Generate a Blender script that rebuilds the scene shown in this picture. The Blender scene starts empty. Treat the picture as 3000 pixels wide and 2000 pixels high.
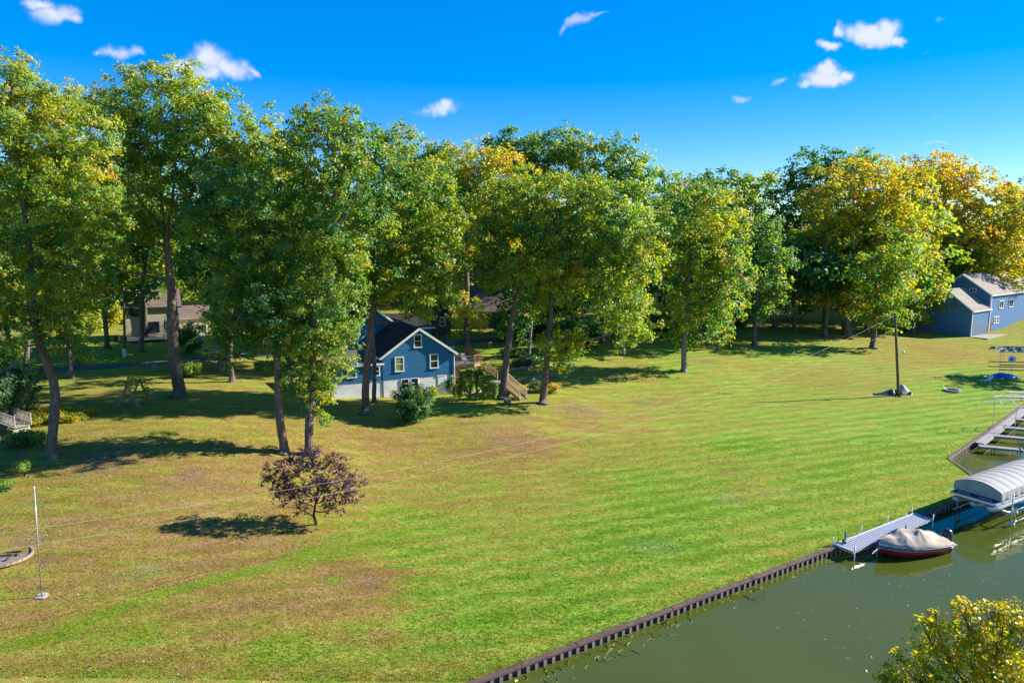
import bpy, bmesh, math, random
import numpy as np
from mathutils import Vector, Matrix

# ------------------------------------------------------------------ camera, sky, sun, exposure
SC = bpy.context.scene
COL = SC.collection
CAM_Z, PITCH, FOC = 18.5, math.radians(8.0), 2000.0
cam_d = bpy.data.cameras.new('camera'); cam = bpy.data.objects.new('camera', cam_d); COL.objects.link(cam)
cam.location = (0, 0, CAM_Z); cam.rotation_euler = (math.pi/2 - PITCH, 0, 0)
cam_d.sensor_width = 36; cam_d.lens = 24; cam_d.clip_start = 0.5; cam_d.clip_end = 9000
SC.camera = cam
SUN_AZ, SUN_EL = math.radians(77.0), math.radians(28.0)      # azimuth clockwise from +Y
SUN = Vector((math.sin(SUN_AZ)*math.cos(SUN_EL), math.cos(SUN_AZ)*math.cos(SUN_EL), math.sin(SUN_EL)))
sun_d = bpy.data.lights.new('sun', 'SUN'); sun = bpy.data.objects.new('sun', sun_d); COL.objects.link(sun)
sun_d.energy = 4.7; sun_d.angle = math.radians(0.55); sun_d.color = (1.0, 0.93, 0.80)
sun.rotation_euler = SUN.to_track_quat('Z', 'Y').to_euler(); sun.location = (60, 40, 80)
SC.view_settings.view_transform = 'Standard'; SC.view_settings.look = 'None'
SC.view_settings.exposure = 1.32; SC.view_settings.gamma = 1.0
SC.view_settings.use_curve_mapping = False
SC.cycles.max_bounces = 10; SC.cycles.diffuse_bounces = 5; SC.cycles.glossy_bounces = 3
SC.cycles.transmission_bounces = 8; SC.cycles.transparent_max_bounces = 6
SC.cycles.sample_clamp_indirect = 4.0
SC.cycles.use_denoising = True
SC.cycles.caustics_reflective = False; SC.cycles.caustics_refractive = False

def pix_dir(u, v):
    c, s = math.cos(PITCH), math.sin(PITCH)
    a, b = u-1500.0, 1000.0-v
    return Vector((a, FOC*c + b*s, -FOC*s + b*c))
def atY(u, v, Y):
    d = pix_dir(u, v); t = Y/d.y
    return Vector((d.x*t, Y, CAM_Z + d.z*t))
def atZ(u, v, z):
    d = pix_dir(u, v); t = (z-CAM_Z)/d.z
    return Vector((d.x*t, d.y*t, z))

SKY_GAIN = 1.85
# ------------------------------------------------------------------ world: sky with small fair-weather clouds
W = bpy.data.worlds.new('World'); SC.world = W; W.use_nodes = True
nt = W.node_tree; nt.nodes.clear()
def WN(t, **k):
    n = nt.nodes.new(t)
    for a, b in k.items(): setattr(n, a, b)
    return n
w_out = WN('ShaderNodeOutputWorld'); w_bg = WN('ShaderNodeBackground')
sky = WN('ShaderNodeTexSky', sky_type='NISHITA', sun_disc=False, sun_elevation=SUN_EL, sun_rotation=SUN_AZ,
         altitude=250, air_density=1.0, dust_density=0.0, ozone_density=4.0)
w_bg.inputs['Strength'].default_value = 0.083
# deepen the blue and even out the glare on the sun side, alike over the whole sky
sp_ = WN('ShaderNodeSeparateColor', mode='HSV'); hs = WN('ShaderNodeCombineColor', mode='HSV')
def _m(op, a, b):
    n = WN('ShaderNodeMath', operation=op, use_clamp=False); nt.links.new(a, n.inputs[0]); n.inputs[1].default_value = b; return n.outputs[0]
nt.links.new(sky.outputs[0], sp_.inputs[0]); nt.links.new(_m('ADD', sp_.outputs[0], .009), hs.inputs[0])
_s = WN('ShaderNodeClamp'); nt.links.new(_m('MULTIPLY', sp_.outputs[1], 1.50), _s.inputs[0]); nt.links.new(_s.outputs[0], hs.inputs[1])
nt.links.new(_m('MULTIPLY', _m('POWER', sp_.outputs[2], .62), SKY_GAIN), hs.inputs[2])
geo = WN('ShaderNodeTexCoord')
def vmath(op, a, b=None):
    n = WN('ShaderNodeVectorMath', operation=op)
    for i, x in enumerate((a, b)):
        if x is None: continue
        if hasattr(x, 'is_output'): nt.links.new(x, n.inputs[i])
        else: n.inputs[i].default_value = x
    return n
def wmath(op, a, b=None, c=None, clamp=False):
    n = WN('ShaderNodeMath', operation=op, use_clamp=clamp)
    for i, x in enumerate((a, b, c)):
        if x is None: continue
        if hasattr(x, 'is_output'): nt.links.new(x, n.inputs[i])
        else: n.inputs[i].default_value = x
    return n.outputs[0]
direction = geo.outputs['Generated']
nz = WN('ShaderNodeTexNoise'); nz.inputs['Scale'].default_value = 26; nz.inputs['Detail'].default_value = 7; nz.inputs['Roughness'].default_value = 0.6
nt.links.new(direction, nz.inputs['Vector'])
n_off = vmath('SUBTRACT', nz.outputs['Color'], (0.5, 0.5, 0.5)).outputs[0]
warp = vmath('MULTIPLY', n_off, (0.05, 0.05, 0.032)).outputs[0]
wdir = vmath('ADD', direction, warp).outputs[0]
nz2 = WN('ShaderNodeTexNoise'); nz2.inputs['Scale'].default_value = 90; nz2.inputs['Detail'].default_value = 5; nz2.inputs['Roughness'].default_value = 0.65
nt.links.new(direction, nz2.inputs['Vector'])
# cloud lobes: (u, v, half width, half height, tilt deg, density)
CLOUDS = [(165, 40, 75, 30, 8, 1.0), (120, 15, 50, 22, 0, 1.0), (215, 52, 40, 18, -20, .9),
          (345, 146, 60, 22, 8, .85), (300, 155, 30, 12, 0, .7), (395, 138, 28, 16, 0, .8),
          (530, 196, 48, 28, 0, 1.1), (610, 172, 62, 42, 0, 1.15), (670, 198, 60, 32, -12, 1.1), (735, 210, 34, 16, -20, .9), (600, 212, 80, 24, 0, 1.0),
          (1290, 318, 62, 24, 8, .95), (1300, 305, 30, 20, 0, 1.0), (1235, 332, 36, 10, 0, .5),
          (1700, 62, 62, 18, 25, .75), (1745, 42, 34, 10, 12, .7), (1660, 85, 24, 12, 35, .7),
          (2545, 108, 84, 26, -6, 1.4), (2595, 100, 40, 38, 0, 1.4), (2462, 92, 22, 20, 0, 1.1), (2620, 125, 34, 16, 0, 1.2),
          (2412, 140, 36, 18, 0, 1.2),
          (2425, 232, 78, 24, 0, 1.3), (2420, 212, 44, 24, 0, 1.35), (2480, 225, 34, 18, 0, 1.3), (2365, 240, 32, 12, 0, 1.1),
          (2290, 244, 36, 12, 8, .65), (2172, 284, 32, 18, 0, .75), (2537, 255, 36, 12, 28, .3), (2756, 60, 16, 10, 40, .5), (2704, 143, 16, 8, 0, .35),
          (2238, 420, 28, 12, 10, .3), (2300, 410, 20, 8, 10, .25), (2755, 420, 42, 7, 3, .75), (2712, 426, 16, 7, 0, .7), (2584, 348, 16, 8, 0, .3), (2754, 334, 14, 7, 0, .45), (2580, 434, 12, 6, 0, .4),
          (1515, 218, 46, 4, 6, .25), (2870, 415, 160, 7, 3, .25), (2950, 520, 150, 22, 6, .3)]
acc = None
for (u, v, a, b, tilt, den) in CLOUDS:
    c = pix_dir(u, v).normalized()
    e1 = pix_dir(u+1, v).normalized()-c; e1 = (e1 - c*e1.dot(c)).normalized()
    e2 = c.cross(e1).normalized()
    if e2.z < 0: e2 = -e2
    t = math.radians(tilt)
    f1 = e1*math.cos(t)+e2*math.sin(t); f2 = -e1*math.sin(t)+e2*math.cos(t)
    L = pix_dir(u, v).length
    f1 = f1*(L/a); f2 = f2*(L/b)
    d1 = vmath('DOT_PRODUCT', wdir, tuple(f1)); d2 = vmath('DOT_PRODUCT', wdir, tuple(f2))
    x1 = wmath('SUBTRACT', d1.outputs['Value'], c.dot(f1)); x2 = wmath('SUBTRACT', d2.outputs['Value'], c.dot(f2))
    r2 = wmath('MULTIPLY_ADD', x1, x1, wmath('MULTIPLY', x2, x2))
    g = wmath('EXPONENT', wmath('MULTIPLY', r2, -1.1))
    m = wmath('MULTIPLY', g, den)
    acc = m if acc is None else wmath('MAXIMUM', acc, m)
acc = wmath('ADD', acc, wmath('MULTIPLY', wmath('SUBTRACT', nz2.outputs['Fac'], 0.5), wmath('MULTIPLY', acc, 0.75)))
mr = WN('ShaderNodeMapRange', interpolation_type='SMOOTHSTEP'); mr.inputs['From Min'].default_value = 0.24; mr.inputs['From Max'].default_value = 1.18
nt.links.new(acc, mr.inputs['Value'])
cl = WN('ShaderNodeMix', data_type='RGBA'); nt.links.new(mr.outputs[0], cl.inputs['Factor'])
nt.links.new(hs.outputs[0], cl.inputs['A']); cl.inputs['B'].default_value = (3.9, 4.2, 4.8, 1)
nt.links.new(cl.outputs['Result'], w_bg.inputs['Color'])
nt.links.new(w_bg.outputs[0], w_out.inputs[0])

# ------------------------------------------------------------------ material helpers
MATS = {}
class NT:
    def __init__(s, name):
        s.m = bpy.data.materials.new(name); s.m.use_nodes = True; s.t = s.m.node_tree
        s.b = s.t.nodes['Principled BSDF']; s.out = s.t.nodes['Material Output']
    def n(s, typ, ins=None, **k):
        n = s.t.nodes.new(typ)
        for a, b in k.items(): setattr(n, a, b)
        for a, b in (ins or {}).items(): s.put(n.inputs[a], b)
        return n
    def put(s, sock, x):
        if hasattr(x, 'is_output'): s.t.links.new(x, sock)
        else: sock.default_value = x
    def math(s, op, a, b=0.0, c=None, clamp=False):
        n = s.n('ShaderNodeMath', operation=op, use_clamp=clamp); s.put(n.inputs[0], a); s.put(n.inputs[1], b)
        if c is not None: s.put(n.inputs[2], c)
        return n.outputs[0]
    def noise(s, scale, detail=4, rough=.55, vec=None, dist=0.0):
        n = s.n('ShaderNodeTexNoise', {'Scale': scale, 'Detail': detail, 'Roughness': rough, 'Distortion': dist})
        if vec is not None: s.t.links.new(vec, n.inputs['Vector'])
        return n.outputs['Fac']
    def mix(s, f, a, b, blend='MIX'):
        n = s.n('ShaderNodeMix', data_type='RGBA', blend_type=blend)
        s.put(n.inputs['Factor'], f); s.put(n.inputs['A'], a); s.put(n.inputs['B'], b); return n.outputs['Result']
    def ramp(s, f, stops, interp='LINEAR'):
        n = s.n('ShaderNodeValToRGB'); s.put(n.inputs[0], f); cr = n.color_ramp; cr.interpolation = interp
        while len(cr.elements) < len(stops): cr.elements.new(0.5)
        for e, (p, c) in zip(cr.elements, stops): e.position = p; e.color = (*c, 1) if len(c) == 3 else c
        return n.outputs['Color']
    def rng(s, f, a, b, c=0.0, d=1.0):
        n = s.n('ShaderNodeMapRange', interpolation_type='SMOOTHSTEP'); s.put(n.inputs['Value'], f)
        n.inputs['From Min'].default_value = a; n.inputs['From Max'].default_value = b
        n.inputs['To Min'].default_value = c; n.inputs['To Max'].default_value = d; return n.outputs[0]
    def bump(s, h, strength=.3, dist=.05):
        n = s.n('ShaderNodeBump', {'Strength': strength, 'Distance': dist}); s.put(n.inputs['Height'], h)
        s.t.links.new(n.outputs[0], s.b.inputs['Normal']); return n.outputs[0]
    def coord(s, which='Object'): return s.n('ShaderNodeTexCoord').outputs[which]
    def pos(s): return s.n('ShaderNodeNewGeometry').outputs['Position']
    def scale(s, v, sc):
        n = s.n('ShaderNodeVectorMath', operation='MULTIPLY'); s.put(n.inputs[0], v); n.inputs[1].default_value = sc; return n.outputs[0]
def c4(c): return (*c, 1.0)

def plain(name, col, rough=.6, var=.12, scale=3.0, metal=0.0, bump=0.0, bscale=40, stretch=None, spec=.4):
    """a painted / metal / wood surface with soft dirt and tone variation"""
    if name in MATS: return MATS[name]
    k = NT(name); v = k.coord('Object')
    if stretch: v = k.scale(v, stretch)
    n1 = k.noise(scale, 5, .6, v); n2 = k.noise(scale*9, 3, .6, v)
    f = k.math('ADD', k.math('MULTIPLY', n1, .7), k.math('MULTIPLY', n2, .3))
    lo = tuple(x*(1-2.2*var) for x in col); hi = tuple(min(.95, x*(1+1.6*var)) for x in col)
    k.put(k.b.inputs['Base Color'], k.ramp(f, [(.3, lo), (.5, col), (.7, hi)]))
    k.put(k.b.inputs['Roughness'], k.math('ADD', rough-.08, k.math('MULTIPLY', n2, .16)))
    k.b.inputs['Metallic'].default_value = metal
    k.b.inputs['Specular IOR Level'].default_value = spec
    if bump: k.bump(k.noise(bscale, 4, .6, v), bump, .02)
    MATS[name] = k.m; return k.m

def siding(name, col, pitch=.16, var=.07, shingle=False):
    k = NT(name); v = k.coord('Object')
    sep = k.n('ShaderNodeSeparateXYZ', {'Vector': v})
    z = k.math('FRACT', k.math('DIVIDE', sep.outputs['Z'], pitch))
    h = k.math('POWER', z, 1.0)
    n = k.noise(1.3, 5, .6, v); n2 = k.noise(1.0, 4, .6, k.scale(v, (6, 6, 40)))
    f = k.math('ADD', k.math('MULTIPLY', n, .6), k.math('MULTIPLY', n2, .4))
    base = k.ramp(f, [(.3, tuple(x*(1-2*var) for x in col)), (.5, col), (.7, tuple(min(.95, x*(1+2*var)) for x in col))])
    if shingle:
        br = k.n('ShaderNodeTexBrick', {'Vector': k.scale(k.n('ShaderNodeCombineXYZ', {'X': k.math('ADD', sep.outputs['X'], sep.outputs['Y']), 'Y': sep.outputs['Z'], 'Z': 0.0}).outputs[0], (1, 1, 1)), 'Scale': 1.0,
                 'Mortar Size': .012, 'Brick Width': .22, 'Row Height': pitch, 'Color1': (1, 1, 1, 1), 'Color2': (.82, .82, .84, 1), 'Mortar': (.5, .5, .5, 1)})
        base = k.mix(.8, base, br.outputs['Color'], 'MULTIPLY')
    k.put(k.b.inputs['Base Color'], base); k.b.inputs['Roughness'].default_value = .55
    k.bump(h, .6, .03)
    MATS[name] = k.m; return k.m

def shingles(name, col, var=.2):
    k = NT(name); v = k.coord('Object')
    sep = k.n('ShaderNodeSeparateXYZ', {'Vector': v})
    vv = k.n('ShaderNodeCombineXYZ', {'X': sep.outputs['X'], 'Y': k.math('ADD', sep.outputs['Y'], k.math('MULTIPLY', sep.outputs['Z'], 1.2)), 'Z': 0.0}).outputs[0]
    br = k.n('ShaderNodeTexBrick', {'Vector': vv, 'Scale': 1.0, 'Mortar Size': .01, 'Brick Width': .45, 'Row Height': .2,
             'Color1': c4(tuple(x*(1+var) for x in col)), 'Color2': c4(tuple(x*(1-var) for x in col)), 'Mortar': c4(tuple(x*.55 for x in col))})
    n = k.noise(.9, 5, .65, v)
    k.put(k.b.inputs['Base Color'], k.mix(.5, br.outputs['Color'], k.ramp(n, [(.3, (.6, .6, .6)), (.7, (1.25, 1.2, 1.15))]), 'MULTIPLY'))
    k.b.inputs['Roughness'].default_value = .9; k.b.inputs['Specular IOR Level'].default_value = .2
    k.bump(k.noise(30, 4, .7, v), .5, .02)
    MATS[name] = k.m; return k.m

def glass_mat():
    k = NT('window_glass')
    k.b.inputs['Base Color'].default_value = (.02, .026, .03, 1); k.b.inputs['Roughness'].default_value = .04
    k.b.inputs['Specular IOR Level'].default_value = .8
    k.bump(k.noise(1.5, 2, .5, k.coord('Object')), .06, .05)
    MATS['window_glass'] = k.m; return k.m
GLASS = glass_mat()

# ------------------------------------------------------------------ object helpers
def tag(o, label=None, cat=None, group=None, kind=None):
    if label: o['label'] = label
    if cat: o['category'] = cat
    if group: o['group'] = group
    if kind: o['kind'] = kind
    return o
def empty(name, loc=(0, 0, 0), rz=0.0, label=None, cat=None, group=None):
    o = bpy.data.objects.new(name, None); COL.objects.link(o); o.empty_display_size = .3
    o.location = loc; o.rotation_euler = (0, 0, rz); return tag(o, label, cat, group)
def link_mesh(name, me, mat, parent=None):
    o = bpy.data.objects.new(name, me); COL.objects.link(o)
    if mat is not None and not me.materials: me.materials.append(mat)
    if parent is not None: o.parent = parent
    return o
class MB:
    """collects shapes and links them as one mesh object"""
    def __init__(s): s.v = []; s.f = []
    def add(s, vs, fs):
        o = len(s.v); s.v += [tuple(p) for p in vs]; s.f += [tuple(i+o for i in q) for q in fs]; return s
    def box(s, c, size, rot=None):
        hx, hy, hz = (x/2 for x in size); c = Vector(c)
        vs = [Vector((sx*hx, sy*hy, sz*hz)) for sz in (-1, 1) for sy in (-1, 1) for sx in (-1, 1)]
        if rot is not None: vs = [rot @ p for p in vs]
        return s.add([p+c for p in vs], [(0, 2, 3, 1), (4, 5, 7, 6), (0, 1, 5, 4), (2, 6, 7, 3), (0, 4, 6, 2), (1, 3, 7, 5)])
    def bar(s, a, b, w, h=None, up=(0, 0, 1)):
        a, b = Vector(a), Vector(b); h = h or w; d = (b-a); L = d.length
        if L < 1e-6: return s
        d /= L; up = Vector(up)
        if abs(d.dot(up)) > .98: up = Vector((0, 1, 0))
        x = d.cross(up).normalized(); z = x.cross(d).normalized()
        rot = Matrix((x, d, z)).transposed()
        return s.box((a+b)/2, (w, L, h), rot)
    def tube(s, path, radii, n=8, cap=True):
        P = [Vector(p) for p in path]; k = len(P)
        if not hasattr(radii, '__len__'): radii = [radii]*k
        o = len(s.v); ref = Vector((1, 0, 0)); rings = []
        for i in range(k):
            t = (P[min(i+1, k-1)]-P[max(i-1, 0)])
            t = t.normalized() if t.length > 1e-9 else Vector((0, 0, 1))
            if abs(t.dot(ref)) > .95: ref = Vector((0, 1, 0)) if abs(t.y) < .9 else Vector((0, 0, 1))
            a = (ref - t*ref.dot(t)).normalized(); b = t.cross(a); ref = a
            for j in range(n):
                an = 2*math.pi*j/n; s.v.append(tuple(P[i]+(a*math.cos(an)+b*math.sin(an))*radii[i]))
        for i in range(k-1):
            for j in range(n):
                j2 = (j+1) % n; s.f.append((o+i*n+j, o+i*n+j2, o+(i+1)*n+j2, o+(i+1)*n+j))
        if cap:
            s.f.append(tuple(o+j for j in reversed(range(n)))); s.f.append(tuple(o+(k-1)*n+j for j in range(n)))
        return s
    def prism(s, poly, z0, z1):
        n = len(poly); vs = [(x, y, z0) for x, y in poly]+[(x, y, z1) for x, y in poly]
        fs = [tuple(reversed(range(n))), tuple(range(n, 2*n))]+[(i, (i+1) % n, n+(i+1) % n, n+i) for i in range(n)]
        return s.add(vs, fs)
    def grid(s, rows):
        o = len(s.v); m = len(rows[0])
        for r in rows: s.v += [tuple(p) for p in r]
        for i in range(len(rows)-1):
            for j in range(m-1): s.f.append((o+i*m+j, o+i*m+j+1, o+(i+1)*m+j+1, o+(i+1)*m+j))
        return s
    def mesh(s, name, smooth=False):
        me = bpy.data.meshes.new(name); me.from_pydata(s.v, [], s.f); me.update()
        if smooth: me.polygons.foreach_set('use_smooth', [True]*len(me.polygons))
        return me
    def build(s, name, mat, parent=None, smooth=False):
        return link_mesh(name, s.mesh(name, smooth), mat, parent)
def bevel(o, w=.02, seg=2):
    m = o.modifiers.new('bevel', 'BEVEL'); m.width = w; m.segments = seg; m.limit_method = 'ANGLE'; return o
def np_mesh(name, V, F, smooth=False, attr=None):
    """V (n,3) float, F (m,k) int with constant k; attr: dict name -> (m,) per-face floats"""
    me = bpy.data.meshes.new(name); n, m, k = len(V), len(F), F.shape[1]
    me.vertices.add(n); me.vertices.foreach_set('co', V.astype(np.float32).ravel())
    me.loops.add(m*k); me.loops.foreach_set('vertex_index', F.astype(np.int32).ravel())
    me.polygons.add(m); me.polygons.foreach_set('loop_start', np.arange(0, m*k, k, dtype=np.int32))
    me.polygons.foreach_set('loop_total', np.full(m, k, dtype=np.int32))
    if smooth: me.polygons.foreach_set('use_smooth', np.ones(m, dtype=bool))
    for a, (dom, val) in (attr or {}).items():
        at = me.attributes.new(a, 'FLOAT', dom); at.data.foreach_set('value', val.astype(np.float32))
    me.update(calc_edges=True); return me
# ------------------------------------------------------------------ terrain
CTRL = [(-200, 2000, .2), (400, 2000, .1), (900, 2000, 0), (1380, 2000, 0), (1700, 1880, 0), (2100, 1730, 0), (2440, 1600, 0), (2700, 1503, 0), (2800, 1460, 0),
        (2778, 1343, 0), (2850, 1297, 0), (3000, 1180, 0), (3150, 1085, 0),
        (1400, 1600, .05), (1800, 1500, .05), (2200, 1350, .1), (2500, 1250, .15), (2633, 1157, .25), (2850, 1100, .3), (3000, 1060, .5),
        (0, 1890, .2), (450, 1745, .2), (900, 1650, .2), (300, 1900, .3), (700, 1800, .35),
        (122, 1745, .45), (0, 1500, 1.7), (400, 1560, 1.05), (650, 1600, .45), (250, 1680, .65), (760, 1480, 1.0), (600, 1450, 1.6), (925, 1535, .3), (160, 1335, 2.9), (830, 1325, 2.0), (500, 1260, 3.4), (300, 1300, 3.2), (522, 1160, 3.6), (0, 1200, 3.6),
        (300, 1080, 3.8), (100, 1080, 3.8), (700, 1090, 3.5), (907, 1315, 1.8), (1068, 1210, 1.8), (1000, 1150, 2.4), (1215, 1230, 1.7), (1127, 1150, 1.95), (1330, 1150, 1.75),
        (1470, 1165, 1.65), (1590, 1180, 1.45), (1350, 1330, .35), (1500, 1235, 1.35), (1650, 1290, .3), (1100, 1360, .5), (1050, 1450, .3),
        (1560, 1100, 2.2), (1800, 1180, .7), (1825, 1040, 2.6), (2002, 1085, 1.6), (2100, 1130, .8), (1950, 1160, .65), (2105, 1022, 2.7), (2210, 1012, 2.4), (2400, 1060, 1.2), (2300, 1110, .6),
        (2480, 978, 2.3), (2558, 1018, 1.3), (2672, 972, 1.8), (2840, 985, 1.5), (2750, 1010, 1.1), (2930, 960, 1.9), (3000, 930, 3.2),
        (1400, 1000, 3.3), (1900, 945, 3.4), (2300, 915, 3.4), (450, 1000, 3.9), (1250, 1010, 3.2), (700, 1020, 3.7)]
_cp = [tuple(atZ(u, v, z)) for u, v, z in CTRL] + [(-150, 150, 3.9), (0, 155, 3.6), (150, 175, 3.6), (0, 300, 4), (-200, 300, 4), (250, 300, 4), (-90, 60, 3.4), (-70, 30, 1.4), (-45, 15, .3), (-200, 20, 1.5), (110, 110, 1.0), (130, 90, .3), (260, 150, 2)]
_cp = np.array(_cp); _K2 = 5.0**2
def _phi(d2): return np.sqrt(d2+_K2)
_d2 = ((_cp[:, None, :2]-_cp[None, :, :2])**2).sum(-1)
_A = np.block([[_phi(_d2)+np.eye(len(_cp))*-.6, np.ones((len(_cp), 1))], [np.ones((1, len(_cp))), np.zeros((1, 1))]])
_w = np.linalg.solve(_A, np.append(_cp[:, 2], 0))
def height(x, y):
    x = np.asarray(x, float); y = np.asarray(y, float); out = np.full(x.shape, _w[-1])
    for i in range(len(_cp)): out = out + _w[i]*_phi((x-_cp[i, 0])**2+(y-_cp[i, 1])**2)
    far = np.clip((np.hypot(x, y-60)-260)/300, 0, 1)
    out = out*(1-far)+4.0*far
    return np.clip(out, -.05, 4.6) + .05*np.sin(x*.31+1.3*np.sin(y*.17))*np.sin(y*.27+x*.06)*np.clip(out, 0, 1)
def hz(x, y): return float(height(np.array([x]), np.array([y]))[0])
def P(u, v, dz=0.0):
    """where the sight line through a place in the photograph meets the ground"""
    d = pix_dir(u, v).normalized()
    t0, t1, n = 5.0, 500.0, 600
    for _ in range(3):
        ts = np.linspace(t0, t1, n); under = (CAM_Z+d.z*ts) <= height(d.x*ts, d.y*ts)
        i = int(np.argmax(under)) if under.any() else n-1
        t0, t1, n = ts[max(i-1, 0)], ts[i], 24
    t = t1
    q = cam.location + d*t
    return Vector((q.x, q.y, hz(q.x, q.y)+dz))

# seawall line (top edge), from the near left along the canal and round the jog
WZ = -0.42                                     # water level
w0, w1 = atZ(1400, 1993, 0).xy, atZ(2440, 1603, 0).xy
wd = (w1-w0).normalized(); wn = Vector((wd.y, -wd.x))          # wn points over the water
c2 = atZ(2778, 1343, 0).xy; c3 = atZ(3000, 1184, 0).xy
jd = (atZ(2852, 1396, 0).xy-c2)
# corner where the long wall meets the jog
_den = wd.x*jd.y-wd.y*jd.x
_t = ((c2.x-w0.x)*jd.y-(c2.y-w0.y)*jd.x)/_den
c1 = w0+wd*_t
d3 = (c3-c2).normalized()
WALL = [w0-wd*40, c1, c2, c2+d3*90]
def wall_dist(x, y):
    """signed: >0 on the land side"""
    best = np.full(x.shape, 1e9); nx = np.zeros(x.shape); ny = np.zeros(x.shape)
    for a, b in zip(WALL[:-1], WALL[1:]):
        ab = b-a; L2 = ab.dot(ab); t = np.clip(((x-a.x)*ab.x+(y-a.y)*ab.y)/L2, 0, 1)
        qx, qy = a.x+ab.x*t, a.y+ab.y*t; d = np.hypot(x-qx, y-qy); m = d < best
        best = np.where(m, d, best); nx = np.where(m, qx, nx); ny = np.where(m, qy, ny)
    poly = [WALL[0], WALL[1], WALL[2], WALL[3], Vector((600, WALL[3].y)), Vector((600, -400)), Vector((-600, -400)), Vector((-600, WALL[0].y))]
    ins = np.zeros(x.shape, bool); n = len(poly)
    for i in range(n):
        a, b = poly[i], poly[(i+1) % n]
        c = ((a.y > y) != (b.y > y)) & (x < (b.x-a.x)*(y-a.y)/((b.y-a.y) if abs(b.y-a.y) > 1e-9 else 1e-9)+a.x)
        ins ^= c
    return np.where(ins, -best, best), nx, ny

def axis(lo, hi, step, lo2, hi2, grow=1.18):
    core = list(np.arange(lo, hi, step)); s, p = step, core[-1]
    while p < hi2: s = min(s*grow, 260); p += s; core.append(p)
    s, p = step, core[0]; pre = []
    while p > lo2: s = min(s*grow, 260); p -= s; pre.append(p)
    return np.array(pre[::-1]+core)
gx = axis(-46, 70, .42, -3500, 3500); gy = axis(24, 100, .42, -4, 6000)
X, Y = np.meshgrid(gx, gy); D, NX, NY = wall_dist(X, Y)
land = D > 0.02
inside = land[:-1, :-1] & land[1:, :-1] & land[:-1, 1:] & land[1:, 1:]
anyl = land[:-1, :-1] | land[1:, :-1] | land[:-1, 1:] | land[1:, 1:]
use = anyl
# corners of border cells that lie over the water are drawn back onto the wall line
wet = ~land
Xs = np.where(wet, NX, X); Ys = np.where(wet, NY, Y)
Z = height(Xs, Ys)
near = np.clip(np.abs(D)/2.0, 0, 1); near = np.where(wet, 0, near)
Z = Z*near + 0.0*(1-near)
idx = np.arange(X.size).reshape(X.shape)
F = np.stack([idx[:-1, :-1], idx[:-1, 1:], idx[1:, 1:], idx[1:, :-1]], -1)[use]
V = np.stack([Xs, Ys, Z], -1).reshape(-1, 3)
used = np.unique(F); remap = np.full(X.size, -1); remap[used] = np.arange(len(used)); V = V[used]; F = remap[F]

# how dry, how lush, how littered the turf is, place by place (real growth, from walking the lawn)
DRY = [(0, 2000, .55), (300, 1930, .55), (330, 1870, .35), (700, 1800, .8), (900, 1760, .9), (1080, 1700, .98), (1060, 1760, .95), (1150, 1850, .65), (1000, 1950, .3), (850, 1900, .3), (700, 1990, .5), (500, 1960, .55), (1130, 1960, .25),
       (122, 1745, .75), (200, 1800, .55), (50, 1700, .5), (230, 1680, .8), (300, 1560, .72), (100, 1480, .5), (500, 1500, .78), (600, 1640, .8), (750, 1590, .8), (700, 1400, .74), (500, 1400, .86), (900, 1230, .6), (1000, 1380, .8), (1100, 1300, .78), (860, 1450, .75), (980, 1480, .75),
       (1250, 1200, .3), (1400, 1200, .25), (1350, 1270, .6), (1480, 1280, .97), (1560, 1310, .9), (1400, 1330, .82), (1500, 1360, .7), (1750, 1330, .42), (1690, 1240, .62), (1850, 1240, .55), (1260, 1380, .6), (1150, 1430, .55), (1150, 1500, .35), (1050, 1560, .4), (1350, 1430, .45), (1500, 1450, .45), (1600, 1400, .35),
       (2000, 1250, .35), (1900, 1400, .12), (1800, 1600, .02), (1300, 1550, .2), (1200, 1620, .12), (1250, 1720, .1), (1230, 1830, .12), (1400, 1800, .03), (1700, 1750, .05), (2000, 1600, .05), (1900, 1750, .2), (2150, 1650, .25), (2300, 1500, .12), (2220, 1450, .3), (2200, 1300, .08), (2000, 1480, .06),
       (2300, 1200, .28), (2600, 1300, .12), (2450, 1400, .15), (2650, 1430, .3), (2300, 1600, .3), (2000, 1740, .3), (1600, 1900, .2), (2740, 1300, .15), (2500, 1100, .5), (2500, 1190, .25), (2420, 1110, .5), (2700, 1060, .62), (2780, 1030, .65), (2900, 1030, .5), (2930, 1000, .35), (2700, 1230, .12), (2850, 1150, .08), (2850, 1090, .2),
       (300, 1050, .12), (150, 1100, .25), (500, 1120, .5), (300, 1180, .55), (700, 1150, .5), (600, 1240, .55), (400, 1270, .62), (1700, 1130, .45), (2000, 1060, .3), (2350, 1040, .2), (2350, 960, .65), (2250, 950, .5), (2450, 1020, .4), (1420, 1010, .2), (1440, 950, .7), (1950, 930, .3), (2600, 950, .5), (1600, 1000, .2), (900, 1000, .4), (1900, 1000, .4)]
_dp = np.array([tuple(P(u, v).xy)+(d,) for u, v, d in DRY])
def idw(x, y, pts, pw=2.6):
    num = np.zeros(len(x)); den = np.zeros(len(x))
    for px, py, d in pts:
        w = 1.0/((x-px)**2+(y-py)**2+1.0)**(pw/2); num += w*d; den += w
    return num/den
dry = idw(V[:, 0], V[:, 1], _dp)
def near_line(x, y, pix, width):
    pts = [P(u, v).xy for u, v in pix]; best = np.full(len(x), 1e9)
    for a, b in zip(pts[:-1], pts[1:]):
        ab = b-a; t = np.clip(((x-a.x)*ab.x+(y-a.y)*ab.y)/ab.dot(ab), 0, 1)
        best = np.minimum(best, np.hypot(x-a.x-ab.x*t, y-a.y-ab.y*t))
    return np.exp(-(best/width)**2)
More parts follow.
